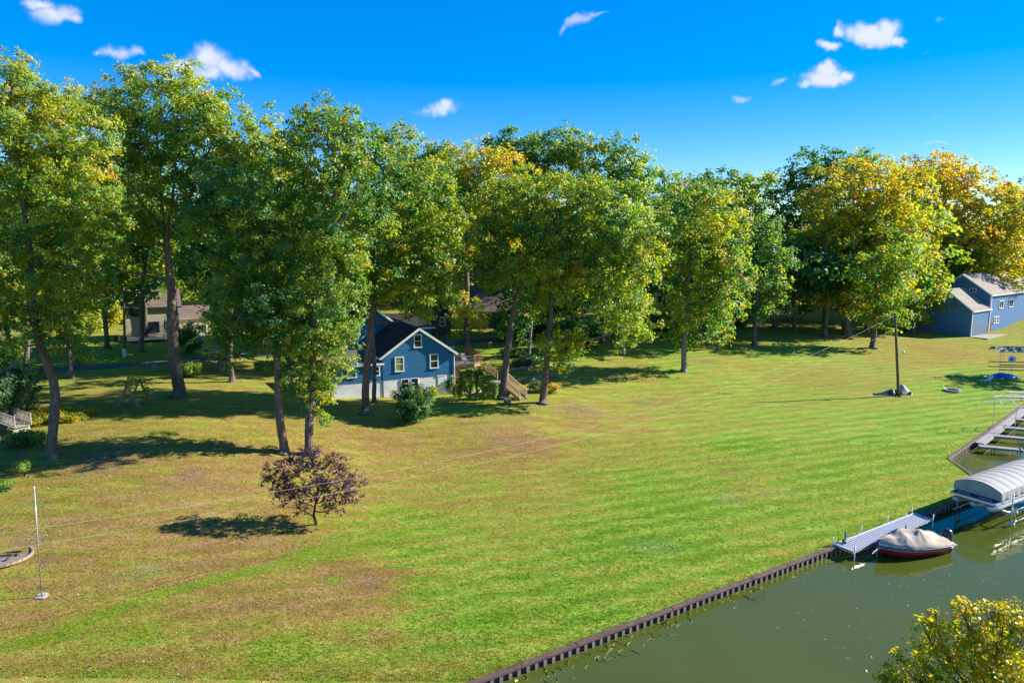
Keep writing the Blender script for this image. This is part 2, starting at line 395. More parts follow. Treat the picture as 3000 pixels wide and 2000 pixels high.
lush = near_line(V[:, 0], V[:, 1], [(-120, 1940), (0, 1895), (180, 1855), (300, 1800), (450, 1745), (560, 1715), (700, 1680), (850, 1645), (1000, 1625), (1180, 1560)], .75)
lush = np.maximum(lush, .8*near_line(V[:, 0], V[:, 1], [(850, 1640), (950, 1600), (1100, 1590)], 1.2))
for u, v, r in [(790, 1900, 1.5), (890, 1890, .7), (420, 1860, 1.2), (920, 1530, .7), (980, 1700, .8), (700, 1990, .8), (1050, 1850, .9), (940, 2000, 1.5)]:
    q = P(u, v); lush = np.maximum(lush, .8*np.exp(-((V[:, 0]-q.x)**2+(V[:, 1]-q.y)**2)/r**2))
litter = np.zeros(len(V))                       # bare, leaf-strewn earth
for u, v, r, a in [(560, 1390, 1.6, .9), (300, 1350, 3.2, .9), (470, 1430, 1.6, .6), (130, 1480, 1.2, .6), (90, 1580, 1.6, .8), (150, 1640, 1.4, .7), (280, 1640, 1.5, .5), (125, 1750, 1.4, .55), (210, 1720, 1.6, .5), (1080, 1705, 1.0, .8), (1120, 1860, .8, .6), (1480, 1290, 1.6, .7), (1540, 1270, 2.5, .4), (2240, 1443, 1.0, .55), (1560, 1190, 3, .5), (1700, 1200, 5, .7), (1900, 1180, 4, .55), (2060, 1060, 4, .6), (2380, 975, 4, .5), (1210, 1270, 1.5, .5), (980, 1440, 1.2, .4), (700, 1590, 1.6, .4), (490, 1920, 0.9, .3), (1440, 965, 5, .6)]:
    q = P(u, v); litter = np.maximum(litter, a*np.exp(-((V[:, 0]-q.x)**2+(V[:, 1]-q.y)**2)/r**2))
pale = np.zeros(len(V))                         # pale bluish clover and silver-leaved weeds
for u, v, r, a in [(1920, 1600, 1.5, .8), (2130, 1460, 1.3, .8), (2160, 1380, 1.4, .6), (2290, 1440, 1.2, .7), (2050, 1545, 1.6, .5), (1380, 1770, 1.1, .4), (430, 1670, 1.1, .8), (380, 1690, 1.2, .6), (2100, 1560, 1.4, .4), (1180, 1440, 1.0, .4), (1360, 1860, .8, .4), (1450, 1570, 1.0, .3)]:
    q = P(u, v); pale = np.maximum(pale, a*np.exp(-(((V[:, 0]-q.x)/1.6)**2+(V[:, 1]-q.y)**2)/r**2))

def ground_material():
    k = NT('lawn'); p = k.pos()
    A = lambda n: k.n('ShaderNodeAttribute', attribute_name=n).outputs['Fac']
    big = k.noise(.16, 5, .62, p, .6); mid = k.noise(.75, 6, .66, p, .5); fine = k.noise(4.5, 5, .72, p); tuft = k.noise(16, 4, .75, p)
    mow = k.noise(1.0, 4, .6, k.scale(p, (.09, 1.15, 1)), .3); mow2 = k.noise(1.0, 4, .65, k.scale(p, (.35, 2.6, 1)))
    nsum = k.math('MULTIPLY', k.math('SUBTRACT', big, .5), .55)
    for f_, w_ in ((mid, .95), (mow, 1.15), (mow2, .75), (fine, .60)): nsum = k.math('ADD', nsum, k.math('MULTIPLY', k.math('SUBTRACT', f_, .5), w_))
    amp = k.rng(A('dry'), .02, .45, .50, 1.0)
    d = k.math('ADD', A('dry'), k.math('MULTIPLY', nsum, amp), clamp=True)
    # mower passes, lighter and darker by turns, running with the seawall
    sx = k.n('ShaderNodeVectorMath', operation='DOT_PRODUCT'); k.put(sx.inputs[0], p); sx.inputs[1].default_value = (-.36, .93, 0)
    st = k.math('SINE', k.math('ADD', k.math('MULTIPLY', sx.outputs['Value'], 3.6), k.math('MULTIPLY', k.noise(.25, 3, .5, p), 7.0)))
    d = k.math('ADD', d, k.math('MULTIPLY', st, .085), clamp=True)
    col = k.ramp(d, [(.0, (.122, .250, .018)), (.18, (.192, .300, .034)), (.38, (.252, .268, .044)), (.58, (.258, .214, .042)), (.80, (.262, .178, .056)), (1.0, (.262, .160, .070))])
    col = k.mix(.9, col, k.ramp(k.math('MULTIPLY_ADD', st, .5, .5), [(0, (.88, .90, .86)), (1, (1.12, 1.11, 1.18))]), 'MULTIPLY')
    lu = k.rng(k.math('ADD', A('lush'), k.math('MULTIPLY', k.math('SUBTRACT', mid, .5), 1.5)), .3, .95)
    col = k.mix(k.math('MULTIPLY', lu, .85), col, k.mix(fine, (.085, .20, .010, 1), (.19, .30, .018, 1)))
    pl = k.rng(k.math('ADD', A('pale'), k.math('MULTIPLY', k.math('SUBTRACT', k.noise(2.2, 5, .7, p), .5), 1.4)), .3, .95)
    col = k.mix(k.math('MULTIPLY', pl, .55), col, (.17, .225, .105, 1))
    li = k.rng(k.math('ADD', A('litter'), k.math('MULTIPLY', k.math('SUBTRACT', k.noise(1.8, 6, .75, p), .5), 1.3)), .3, .9)
    col = k.mix(k.math('MULTIPLY', li, .85), col, k.ramp(k.noise(7, 5, .8, p), [(.3, (.10, .065, .035)), (.5, (.21, .135, .08)), (.68, (.36, .26, .17))]))
    # blade-scale light and dark of the turf, lying over in streaks
    blade = k.noise(1.0, 5, .75, k.scale(p, (5.0, 11.0, 6.0)), .8)
    col = k.mix(.85, col, k.ramp(blade, [(.28, (.52, .50, .46)), (.5, (1.0, 1.0, 1.0)), (.72, (1.45, 1.42, 1.38))]), 'MULTIPLY')
    col = k.mix(.8, col, k.ramp(k.noise(1.0, 5, .7, k.scale(p, (.22, .85, 1)), .6), [(.3, (.74, .72, .66)), (.5, (1.0, 1.0, 1.0)), (.7, (1.22, 1.22, 1.38))]), 'MULTIPLY')
    col = k.mix(.7, col, k.ramp(k.noise(2.6, 5, .75, k.scale(p, (.6, 1.2, 1)), .4), [(.3, (.66, .66, .60)), (.5, (1.0, 1.0, 1.0)), (.7, (1.28, 1.26, 1.35))]), 'MULTIPLY')
    k.put(k.b.inputs['Base Color'], col)
    k.b.inputs['Roughness'].default_value = .95; k.b.inputs['Specular IOR Level'].default_value = .08
    hgt = k.math('ADD', k.math('MULTIPLY', fine, .55), k.math('ADD', k.math('MULTIPLY', blade, .5), k.math('MULTIPLY', mid, .5)))
    k.bump(hgt, .85, .16)
    return k.m
LAWN = ground_material()
ground = link_mesh('ground', np_mesh('ground', V, F, True, {'dry': ('POINT', dry), 'lush': ('POINT', lush), 'litter': ('POINT', litter), 'pale': ('POINT', pale)}), LAWN)
tag(ground, 'mown lawn rising from the canal to the wooded lots', kind='structure')

# canal: bed, water, opposite bank
bed_m = plain('canal_bed_mud', (.075, .07, .025), .95, .3, .8)
W4 = [w0-wd*40, w0-wd*40+wn*14.8, w0+wd*140+wn*14.8, Vector((170, 175)), c2+d3*92]
mb = MB(); pts = [(q.x, q.y) for q in (WALL[0], WALL[1], WALL[2], WALL[3])]+[(q.x, q.y) for q in reversed(W4[1:4])]
me = bpy.data.meshes.new('canal_bed'); me.from_pydata([(x, y, WZ-1.6) for x, y in pts], [], [tuple(reversed(range(len(pts))))]); me.update()
tag(link_mesh('canal_bed', me, bed_m), 'muddy bed of the canal under the water', kind='structure')
# stony shelf sloping away from the foot of the seawall
_rows = []
for _i in range(61):
    _p = w0-wd*8+wd*(_i*.9); _rw = []
    for _j, (_o, _z) in enumerate([(.12, -.18), (.5, -.30), (1.0, -.48), (1.7, -.75), (2.6, -1.15), (3.4, -1.7)]):
        _q = _p+wn*(_o+.18*math.sin(_i*1.3+_j)); _rw.append((_q.x, _q.y, WZ+_z+.05*math.sin(_i*2.1+_j*1.7)))
    _rows.append(_rw)
tag(MB().grid(_rows).build('canal_shelf', plain('shelf_silt', (.13, .11, .035), .95, .35, 2.2), None, True), 'silty shelf under water along the seawall', kind='structure')
def water_material():
    k = NT('canal_water'); k.t.nodes.remove(k.b); p = k.pos()
    h = k.math('ADD', k.math('MULTIPLY', k.noise(.55, 3, .5, k.scale(p, (1, 1.6, 1)), .5), 1.0), k.math('MULTIPLY', k.noise(2.4, 3, .5, p, .4), .16))
    bn = k.n('ShaderNodeBump', {'Strength': .16, 'Distance': .12, 'Height': h}).outputs[0]
    murk = k.ramp(k.noise(.14, 4, .6, p), [(.3, (.122, .158, .018)), (.55, (.134, .178, .028)), (.75, (.142, .180, .024))])
    dif = k.n('ShaderNodeBsdfDiffuse', {'Color': murk}); tr = k.n('ShaderNodeBsdfTransparent', {'Color': (.62, .62, .26, 1)})
    body = k.n('ShaderNodeMixShader', {0: .48, 1: tr.outputs[0], 2: dif.outputs[0]})
    gl = k.n('ShaderNodeBsdfGlossy', {'Roughness': .03, 'Normal': bn})
    fr = k.n('ShaderNodeFresnel', {'IOR': 1.37, 'Normal': bn})
    mx = k.n('ShaderNodeMixShader', {0: fr.outputs[0], 1: body.outputs[0], 2: gl.outputs[0]})
    k.t.links.new(mx.outputs[0], k.out.inputs[0]); return k.m
me = bpy.data.meshes.new('water'); me.from_pydata([(x, y, WZ) for x, y in pts], [], [tuple(reversed(range(len(pts))))]); me.update()
WATER = water_material()
tag(link_mesh('water', me, WATER), 'murky olive green canal water', kind='structure')
bank = [W4[1], W4[2], Vector((260, 40)), Vector((260, -120)), Vector((-160, -120))]
me = bpy.data.meshes.new('opposite_bank'); n = len(bank)
me.from_pydata([(q.x, q.y, .15) for q in bank]+[(q.x, q.y, -2.3) for q in bank], [], [tuple(range(n))[::-1]]+[(i, (i+1) % n, n+(i+1) % n, n+i) for i in range(n)]); me.update()
tag(link_mesh('opposite_bank', me, LAWN), 'grass bank on the near side of the canal', kind='structure')

# road behind the houses
def ribbon(name, pix, width, mat, lift, label, step=2.0):
    ctl = [P(u, v) for u, v in pix]; pts = []
    for a, b in zip(ctl[:-1], ctl[1:]):
        m = max(2, int((b-a).length/step))
        for i in range(m): pts.append(a.lerp(b, i/m).xy)
    pts.append(ctl[-1].xy)
    for _ in range(14): pts = [pts[0]]+[(pts[i-1]+pts[i]*2+pts[i+1])/4 for i in range(1, len(pts)-1)]+[pts[-1]]
    rows = []
    for i, q in enumerate(pts):
        t = (pts[min(i+1, len(pts)-1)]-pts[max(i-1, 0)]).normalized(); nn = Vector((-t.y, t.x))
        row = []
        for j in range(-3, 4):
            e = q+nn*(width/2*j/3)
            row.append((e.x, e.y, hz(e.x, e.y)+lift-(.10 if abs(j) == 3 else 0)))
        rows.append(row)
    return tag(MB().grid(rows).build(name, mat, None, True), label, kind='structure')
asph = plain('old_asphalt', (.085, .082, .09), .9, .25, .6, bump=.3)
ribbon('road', [(-500, 1120), (0, 1090), (300, 1078), (480, 1062), (640, 1046), (900, 1030), (1250, 1010), (1420, 998), (1700, 975), (1900, 945), (2100, 927), (2300, 912), (2480, 903), (2700, 895)], 4.4, asph, .06, 'narrow asphalt lane behind the lake lots')
gravel = plain('pale_drive', (.24, .22, .20), .95, .25, 1.5, bump=.4)
ribbon('driveway', [(690, 1046), (640, 1010), (590, 985), (560, 975)], 5.0, gravel, .05, 'pale driveway up to the cream garage')

# ------------------------------------------------------------------ steel seawall
RNGW = np.random.default_rng(5)
rust = plain('seawall_steel', (.105, .062, .055), .75, .28, 1.2, bump=.25)
galv = plain('seawall_face', (.20, .175, .17), .6, .25, 2.5)
def wall_run(name, label, a, b, skip_from=None):
    d = (b-a); L = d.length; d = d.normalized(); nrm = Vector((d.y, -d.x)); o = empty(name, (a.x, a.y, 0), math.atan2(d.y, d.x), label, 'seawall')
    pitch = .46; m = max(1, int(L/pitch)); pitch = L/m
    # local x along the wall, local -y over the water
    cap = MB(); seg = 3.05; x = 0.0
    while x < L-.01:
        e = min(L, x+seg); c = MB().box(((x+e)/2, -.02+RNGW.normal(0, .006), .03+RNGW.normal(0, .006)), (e-x-.012, .26, .075)); c.box(((x+e)/2, -.145, -.04), (e-x-.012, .03, .10))
        bevel(c.build('cap', rust, o), .012, 1); x = e
    out = MB().add([(-.115, -.135, -1.6), (.115, -.135, -1.6), (.095, -.135, .0), (-.095, -.135, .0)][0:0], [])
    prof = [(-pitch/2, -.02), (-.12, -.02), (-.085, -.13), (.085, -.13), (.12, -.02), (pitch/2, -.02)]
    sheet = MB(); vs = []; fs = []
    for (px, py) in prof: vs += [(px, py, -1.9), (px, py, -.01)]
    for i in range(5): fs.append((2*i, 2*i+2, 2*i+3, 2*i+1))
    sheet.add(vs, fs); sme = sheet.mesh('sheet_pile'); sme.materials.append(rust); sme.materials.append(galv)
    sme.polygons[2].material_index = 1
    for i in range(m):
        q = link_mesh('sheet_pile', sme, None, o); q.location = (pitch*(i+.5), RNGW.normal(0, .006), 0); q.rotation_euler = (RNGW.normal(0, .012), 0, RNGW.normal(0, .03))
    back = MB().box((L/2, .05, -.95), (L, .10, 1.85)).build('backing', rust, o)
    return o
far_end = c2+d3*34
wall_run('seawall', 'long rust brown steel seawall along the canal below the lawn', w0-wd*7, c1)
wall_run('seawall', 'short seawall return at the jog behind the covered pontoon', c1, c2)
wall_run('seawall', 'seawall carrying the grey boardwalk at the right edge', c2, far_end)
# ------------------------------------------------------------------ trees
RNG = np.random.default_rng(7)
def leaf_material(name, ramp, trans=.52, gloss=.6):
    k = NT(name); k.t.nodes.remove(k.b)
    f = k.n('ShaderNodeAttribute', attribute_name='tint').outputs['Fac']
    col = k.ramp(f, ramp)
    dif = k.n('ShaderNodeBsdfDiffuse', {'Color': col})
    tcol = k.mix(1.0, col, (1.7, 1.65, .55, 1), 'MULTIPLY')
    tr = k.n('ShaderNodeBsdfTranslucent', {'Color': tcol})
    m1 = k.n('ShaderNodeMixShader', {0: trans, 1: dif.outputs[0], 2: tr.outputs[0]})
    gl = k.n('ShaderNodeBsdfGlossy', {'Roughness': gloss, 'Color': (1, 1, 1, 1)})
    fr = k.n('ShaderNodeFresnel', {'IOR': 1.42})
    mx = k.n('ShaderNodeMixShader', {0: k.math('MULTIPLY', fr.outputs[0], .05), 1: m1.outputs[0], 2: gl.outputs[0]})
    k.t.links.new(mx.outputs[0], k.out.inputs[0]); MATS[name] = k.m; return k.m
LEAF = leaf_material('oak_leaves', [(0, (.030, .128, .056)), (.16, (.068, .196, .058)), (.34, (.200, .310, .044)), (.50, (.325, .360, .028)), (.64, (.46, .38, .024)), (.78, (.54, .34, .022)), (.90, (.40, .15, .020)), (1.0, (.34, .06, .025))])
PURPLE = leaf_material('plum_leaves', [(0, (.035, .016, .040)), (.5, (.090, .045, .090)), (.8, (.15, .09, .13)), (1, (.20, .09, .06))], .35, .3)
SAGE = leaf_material('sage_leaves', [(0, (.05, .11, .06)), (.5, (.12, .21, .10)), (1, (.22, .28, .12))], .4, .4)
def bark_material(name, c0, c1):
    k = NT(name); v = k.coord('Object'); st = k.scale(v, (9, 9, 1.3))
    n = k.noise(1.0, 6, .7, st, .6); pch = k.noise(.7, 4, .6, v)
    col = k.ramp(n, [(.30, tuple(x*.35 for x in c0)), (.48, c0), (.70, c1)])
    col = k.mix(k.rng(pch, .55, .75, 0, .45), col, (.30, .29, .27, 1))
    k.put(k.b.inputs['Base Color'], col); k.b.inputs['Roughness'].default_value = .95; k.b.inputs['Specular IOR Level'].default_value = .1
    k.bump(n, .9, .08); MATS[name] = k.m; return k.m
BARK = bark_material('oak_bark', (.125, .100, .085), (.25, .21, .18))
BARKP = bark_material('pale_bark', (.20, .18, .165), (.36, .33, .30))
BARKD = bark_material('plum_bark', (.035, .028, .026), (.09, .075, .065))

def leaves_np(cent, spread, per, size, outward, flat=.75, droop=0.0):
    """cent (n,3) cluster centres -> leaf rhombi; per leaves each"""
    n = len(cent); N = n*per
    c = np.repeat(cent, per, 0); o = np.repeat(outward, per, 0)
    sp = np.repeat(spread, per)[:, None] if hasattr(spread, '__len__') else spread
    off = RNG.normal(0, 1, (N, 3)); off[:, 2] *= flat
    pos = c+off*sp*.62
    nr = RNG.normal(0, 1, (N, 3))*.55+o*.8+np.array([.12, 0, .5]); nr /= np.linalg.norm(nr, axis=1, keepdims=True)
    t = RNG.normal(0, 1, (N, 3)); t[:, 2] -= droop; t -= nr*(t*nr).sum(1, keepdims=True); t /= np.linalg.norm(t, axis=1, keepdims=True)+1e-9
    b = np.cross(nr, t)
    L = size*RNG.uniform(.65, 1.35, (N, 1)); Wd = L*RNG.uniform(.34, .46, (N, 1))
    v0 = pos-t*L*.5; v2 = pos+t*L*.5-nr*L*.12
    mid = pos+t*L*.06
    v1 = mid+b*Wd*.95+nr*L*.06; v3 = mid-b*Wd*.95+nr*L*.06
    Vv = np.stack([v0, v1, v2, v3], 1).reshape(-1, 3)
    Ff = np.arange(4*N).reshape(-1, 4)
    return Vv, Ff
def ell_area(r):
    p = 1.6; return 4*math.pi*(((r[0]*r[1])**p+(r[0]*r[2])**p+(r[1]*r[2])**p)/3)**(1/p)

TRUNK_LOG = {}
def crown_arrays(lobes, size, dens, tint, spray, gap=.0, per=11, flat=.75, droop=0.0, fill=.30):
    """lobes: (centre(3), radii(3)) -> V,F,tint arrays. Each lobe carries separate boughs (tufts) with dark gaps between them"""
    VV, FF, TT, CC = [], [], [], []; off = 0
    for c, r in lobes:
        A = ell_area(r); rm = float(min(r)); total = A*dens
        rs = max(size*2.2, .27*rm)                           # size of one bough
        nb = max(5, int(1.15*A/(math.pi*rs*rs)))
        d = RNG.normal(0, 1, (nb, 3)); d /= np.linalg.norm(d, axis=1, keepdims=True)
        keep = ~((d[:, 2] < -.5) & (RNG.random(nb) < .55)); keep &= ~(RNG.random(nb) < .15+gap)
        d = d[keep]; nb = len(d)
        rad = np.where(RNG.random(nb) < fill, RNG.uniform(.30, .75, nb), RNG.uniform(.76, 1.10, nb))
        rad = np.where(RNG.random(nb) < .12, RNG.uniform(1.08, 1.26, nb), rad)
        bc = np.array(c)+d*rad[:, None]*np.array(r); br = rs*RNG.uniform(.65, 1.3, nb)
        nc = max(2, int(total/per/nb))
        e = RNG.normal(0, 1, (nb, nc, 3))+d[:, None, :]*.55+np.array([0, 0, .45]); e /= np.linalg.norm(e, axis=2, keepdims=True)
        er = RNG.uniform(.45, 1.08, (nb, nc, 1))*br[:, None, None]
        cen = (bc[:, None, :]+e*er*np.array([1, 1, flat])).reshape(-1, 3)
        outw = (e*.7+d[:, None, :]*.5).reshape(-1, 3)
        n = len(cen); spr = size*RNG.uniform(.9, 1.7, n)
        v, f = leaves_np(cen, spr, per, size, outw, flat, droop)
        cl = np.repeat(RNG.normal(-.02, .085, nb)+RNG.normal(0, .05), nc)+RNG.normal(0, .03, n)
        hot = RNG.random(n) < spray; cl = np.where(hot, RNG.uniform(.20, .5, n), cl)
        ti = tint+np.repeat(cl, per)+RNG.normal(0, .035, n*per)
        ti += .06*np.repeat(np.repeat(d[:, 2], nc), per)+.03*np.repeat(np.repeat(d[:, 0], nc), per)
        VV.append(v); FF.append(f+off); TT.append(ti); off += len(v); CC.append(bc)
    return np.concatenate(VV), np.concatenate(FF), np.clip(np.concatenate(TT), 0, 1), CC

def smooth_path(pts, n=4):
    out = []; k = len(pts)
    for i in range(k-1):
        p0, p1, p2, p3 = pts[max(i-1, 0)], pts[i], pts[i+1], pts[min(i+2, k-1)]
        for j in range(n):
            t = j/n
            out.append(.5*((2*p1)+(p2-p0)*t+(2*p0-5*p1+4*p2-p3)*t*t+(3*p1-p0-3*p2+p3)*t*t*t))
    out.append(pts[-1]); return out

def tree(name, label, base, trunk, r0, lobes, tint=.30, spray=.02, leaf=None, dens=None, bark=None, extra_limbs=(), group=None, gap=0.0, cat='tree', mat=None, depth=None, droop=0.0, bare=.0, widen=1.18):
    """base: pixel of the foot; trunk: pixels up the stem; r0: foot radius in pixels; lobes: (u, v, ru, rv[, dy metres])"""
    if depth is None: B = P(*base)
    else:
        q = atY(base[0], base[1], depth); B = Vector((q.x, depth, hz(q.x, depth)))
    Yd = B.y; m = Yd/FOC                                     # metres per pixel at this distance
    up1 = (atY(*trunk[0], Yd)-B)*.22
    pl = [Vector((0, 0, -.25)), up1]+[atY(u, v, Yd)-B for u, v in trunk]
    for i in range(1, len(pl)): pl[i].y += .35*math.sin(i*1.7+base[0])
    path = smooth_path(pl, 4); n = len(path)
    R0 = r0*m*.80
    rad = [R0*(1-.58*(i/(n-1))**1.1) for i in range(n)]
    rad[0] *= 1.7; rad[1] *= 1.5
    if n > 2: rad[2] *= 1.28
    if n > 3: rad[3] *= 1.12
    o = empty(name, B, 0, label, cat, group)
    tb = MB().tube(path, rad, 14, True)
    tv = np.array(tb.v); ring = np.arange(len(tv)) % 14; lev = np.arange(len(tv))//14
    cen = np.array([tuple(q) for q in path])[lev]
    k = 1+.07*np.sin(ring*2*math.pi*3/14+lev*.35)+.05*RNG.normal(0, 1, len(tv))+.16*np.sin(ring*2*math.pi*5/14)*(lev < 2)
    tb.v = [tuple(q) for q in cen+(tv-cen)*k[:, None]]
    tb.build('trunk', bark or BARK, o, True)
    # crown lobes to metres around the foot
    LW = []
    for lb in lobes:
        u, v, ru, rv = lb[:4]; ru *= widen*RNG.uniform(.92, 1.1); rv *= RNG.uniform(.94, 1.08); q = atY(u, v, Yd)-B
        dy = lb[4] if len(lb) > 4 else RNG.uniform(-.35, .35)*ru*m*1.5
        LW.append((np.array((q.x*(1+dy/Yd), q.y+dy, q.z)), np.array((ru*m, .9*(ru+rv)/2*m, rv*m))))
    leaf = leaf or max(.19, min(.52, .0039*Yd))
    if dens is None: dens = .92/(leaf*leaf*.40)
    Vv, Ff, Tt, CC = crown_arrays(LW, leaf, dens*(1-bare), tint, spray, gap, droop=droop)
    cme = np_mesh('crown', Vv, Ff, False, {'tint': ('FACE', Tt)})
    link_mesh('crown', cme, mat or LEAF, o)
    # limbs reach from the stem into every lobe, with twigs beyond
    lm = MB(); tops = path[max(1, int(n*.45)):]
    for (c, r), cc in zip(LW, CC):
        c = Vector(c); cand = [q for q in tops if q.z < c.z+.2*r[2]] or [tops[0]]
        s = min(cand, key=lambda q: (q-c).length+.35*abs(q.z-(c.z-.6*(q-c).length)))
        i = path.index(s); rs = max(.03, min(rad[i]*.6, .014*(c-s).length+.035))
        mid = s.lerp(c, .5)+Vector((RNG.normal(0, .25), RNG.normal(0, .25), -.08*(c-s).length))
        seg = smooth_path([s, mid, c], 4)
        lm.tube(seg, [rs*(1-.7*j/(len(seg)-1)) for j in range(len(seg))], 6, True)
        if len(cc):
            for j in RNG.choice(len(cc), min(len(cc), 9), replace=False):
                e = Vector(cc[j]); w = c.lerp(e, .5)+Vector((RNG.normal(0, .15), RNG.normal(0, .15), RNG.normal(.1, .15)))
                sg = smooth_path([seg[-3], w, e], 3)
                lm.tube(sg, [max(.012, rs*.3*(1-.8*i2/(len(sg)-1))) for i2 in range(len(sg))], 4, True)
    for pth, rr in extra_limbs:
        q = [atY(u, v, Yd)-B for u, v in pth]; sg = smooth_path(q, 4)
        lm.tube(sg, [rr*m*(1-.65*i/(len(sg)-1)) for i in range(len(sg))], 8, True)
    lm.build('limbs', bark or BARK, o, True)
    return o

G1 = 'tall oaks along the top of the lawn'
tree('oak_tree', 'big oak at left edge with leaning bare lower trunk and orange sprays', (160, 1335), [(158, 1240), (152, 1140), (128, 1030), (108, 940), (88, 800), (66, 620), (55, 430)], 19,
     [(50, 330, 120, 130), (-70, 430, 140, 190), (160, 390, 120, 110), (215, 540, 110, 110), (80, 540, 150, 130), (-60, 690, 140, 150), (150, 690, 130, 110), (225, 700, 70, 90), (50, 820, 120, 100), (170, 850, 95, 85), (245, 890, 45, 45), (-60, 890, 120, 110), (215, 1010, 45, 60), (110, 940, 90, 50), (35, 205, 50, 45), (190, 960, 70, 50), (260, 800, 50, 60), (255, 600, 60, 90), (60, 990, 60, 45, -3)], .37, .05, group=G1)
tree('oak_tree', 'huge oak with straight grey trunk in front of the cream house', (522, 1162), [(516, 1060), (508, 950), (498, 850), (490, 760), (492, 690)], 24,
     [(420, 285, 135, 92), (545, 330, 105, 90), (320, 420, 120, 105), (460, 440, 140, 105), (635, 395, 105, 100), (745, 430, 85, 95), (590, 530, 140, 95), (360, 560, 130, 100), (745, 545, 100, 100), (300, 660, 105, 80), (420, 680, 90, 60), (660, 640, 110, 75), (800, 470, 45, 80)], .39, .02, group=G1,
     extra_limbs=[([(490, 700), (520, 650), (560, 620), (600, 585), (650, 560)], 9), ([(545, 632), (548, 590), (570, 540)], 7), ([(492, 820), (450, 812), (390, 800), (320, 795)], 6)])
tree('oak_tree', 'oak with bare trunk standing left of the purple tree', (830, 1327), [(826, 1250), (818, 1160), (808, 1060), (790, 960), (765, 870), (738, 790), (726, 700)], 17,
     [(740, 590, 100, 100), (650, 640, 95, 90), (700, 740, 110, 90), (790, 760, 85, 95), (705, 810, 75, 85), (735, 880, 100, 85), (680, 930, 70, 70), (800, 900, 70, 85), (725, 980, 80, 60), (670, 1030, 45, 40), (795, 1010, 60, 65)], .24, .02, group=G1)
tree('oak_tree', 'tall narrow oak behind the purple tree with leafy sprouts down its trunk', (907, 1330), [(908, 1240), (911, 1130), (918, 1000), (926, 880), (940, 780), (962, 700)], 17,
     [(985, 365, 70, 62), (892, 380, 42, 55), (1038, 420, 58, 60), (950, 470, 100, 85), (880, 520, 55, 80), (1060, 540, 85, 85), (910, 620, 85, 90), (1010, 650, 110, 90), (900, 740, 75, 75), (1000, 770, 95, 80), (940, 860, 95, 75), (880, 930, 70, 70), (975, 950, 80, 75), (920, 1020, 90, 60), (960, 1085, 70, 55), (880, 1110, 45, 45), (925, 1150, 45, 40), (935, 1235, 28, 28)], .31, .025, gap=.06, group=G1,
     extra_limbs=[([(962, 700), (1000, 640), (1050, 560)], 8), ([(926, 880), (985, 820), (1050, 790)], 6)])
tree('oak_tree', 'oak with smooth trunk crossing the corner of the blue gable house', (1068, 1212), [(1072, 1130), (1082, 1020), (1090, 920), (1094, 830), (1092, 760), (1105, 650), (1130, 520)], 16,
     [(1145, 415, 65, 45), (1110, 470, 85, 55), (1180, 500, 80, 60), (1240, 560, 85, 75), (1130, 590, 100, 80), (1210, 660, 110, 90), (1300, 680, 50, 85), (1090, 700, 80, 85), (1160, 780, 110, 75), (1255, 780, 85, 75), (1220, 860, 90, 45), (1290, 850, 40, 50), (1110, 845, 60, 45), (1235, 915, 45, 28)], .33, .035, gap=.05, group=G1,
     extra_limbs=[([(1100, 680), (1150, 600), (1200, 560)], 7)])
tree('oak_tree', 'thin oak stem close behind the trunk at the blue house corner', (1097, 1178), [(1096, 1100), (1093, 1000), (1090, 900), (1082, 800), (1070, 700)], 9,
     [(1060, 640, 70, 70), (1020, 560, 60, 60)], .28, .02, group=G1)
tree('oak_tree', 'oak leaning right over the garden stair', (1470, 1167), [(1478, 1100), (1488, 1020), (1498, 950), (1512, 880), (1535, 800), (1555, 730)], 15,
     [(1560, 560, 100, 50), (1470, 600, 80, 65), (1640, 610, 95, 65), (1550, 670, 110, 75), (1450, 700, 75, 75), (1640, 720, 85, 75), (1490, 790, 85, 60), (1590, 800, 80, 60), (1430, 790, 55, 50)], .38, .05, group=G1,
     extra_limbs=[([(1520, 860), (1495, 800), (1480, 740)], 7)])
tree('oak_tree', 'oak right of the garden stair with a leafy tuft low on its trunk', (1590, 1182), [(1596, 1110), (1604, 1030), (1612, 950), (1618, 860), (1632, 760), (1660, 680)], 15,
     [(1700, 575, 105, 52), (1790, 610, 90, 70), (1855, 690, 75, 80), (1720, 690, 110, 85), (1640, 760, 80, 85), (1800, 780, 100, 80), (1890, 760, 60, 55), (1700, 850, 95, 75), (1800, 880, 75, 70), (1845, 950, 50, 60), (1635, 1030, 62, 52), (1665, 1000, 40, 40), (1610, 900, 45, 45)], .36, .035, group=G1)
tree('oak_tree', 'golden topped oak growing up through the wooden deck', (1367, 1075), [(1367, 980), (1369, 900), (1368, 800), (1370, 700), (1376, 600)], 13,
     [(1385, 490, 85, 62), (1325, 545, 60, 75), (1450, 520, 85, 75), (1400, 600, 105, 75), (1330, 660, 65, 75), (1480, 620, 75, 80), (1410, 700, 95, 65), (1365, 915, 42, 50), (1385, 945, 34, 30)], .50, .06, group=G1)
tree('oak_tree', 'dark stemmed oak behind the deck beside the slate garage', (1312, 982), [(1315, 920), (1321, 850), (1330, 770), (1335, 680)], 10,
     [(1310, 600, 75, 85), (1270, 690, 60, 70), (1350, 750, 65, 50)], .33, .03, group='oaks behind the houses')
tree('oak_tree', 'dark oak trunk beside the red picnic table', (1440, 948), [(1438, 900), (1430, 850), (1418, 790), (1415, 700)], 11,
     [(1420, 690, 70, 70), (1470, 740, 60, 50), (1390, 760, 50, 40)], .22, .02, group='oaks behind the houses')
tree('oak_tree', 'slim pale trunked tree in the shade behind the rock beds', (1548, 1062), [(1552, 1000), (1558, 940), (1562, 880), (1575, 780)], 7,
     [(1570, 860, 60, 50), (1530, 900, 50, 40), (1600, 820, 55, 60), (1520, 960, 40, 35)], .16, .01, bark=BARKP, group='oaks behind the houses')
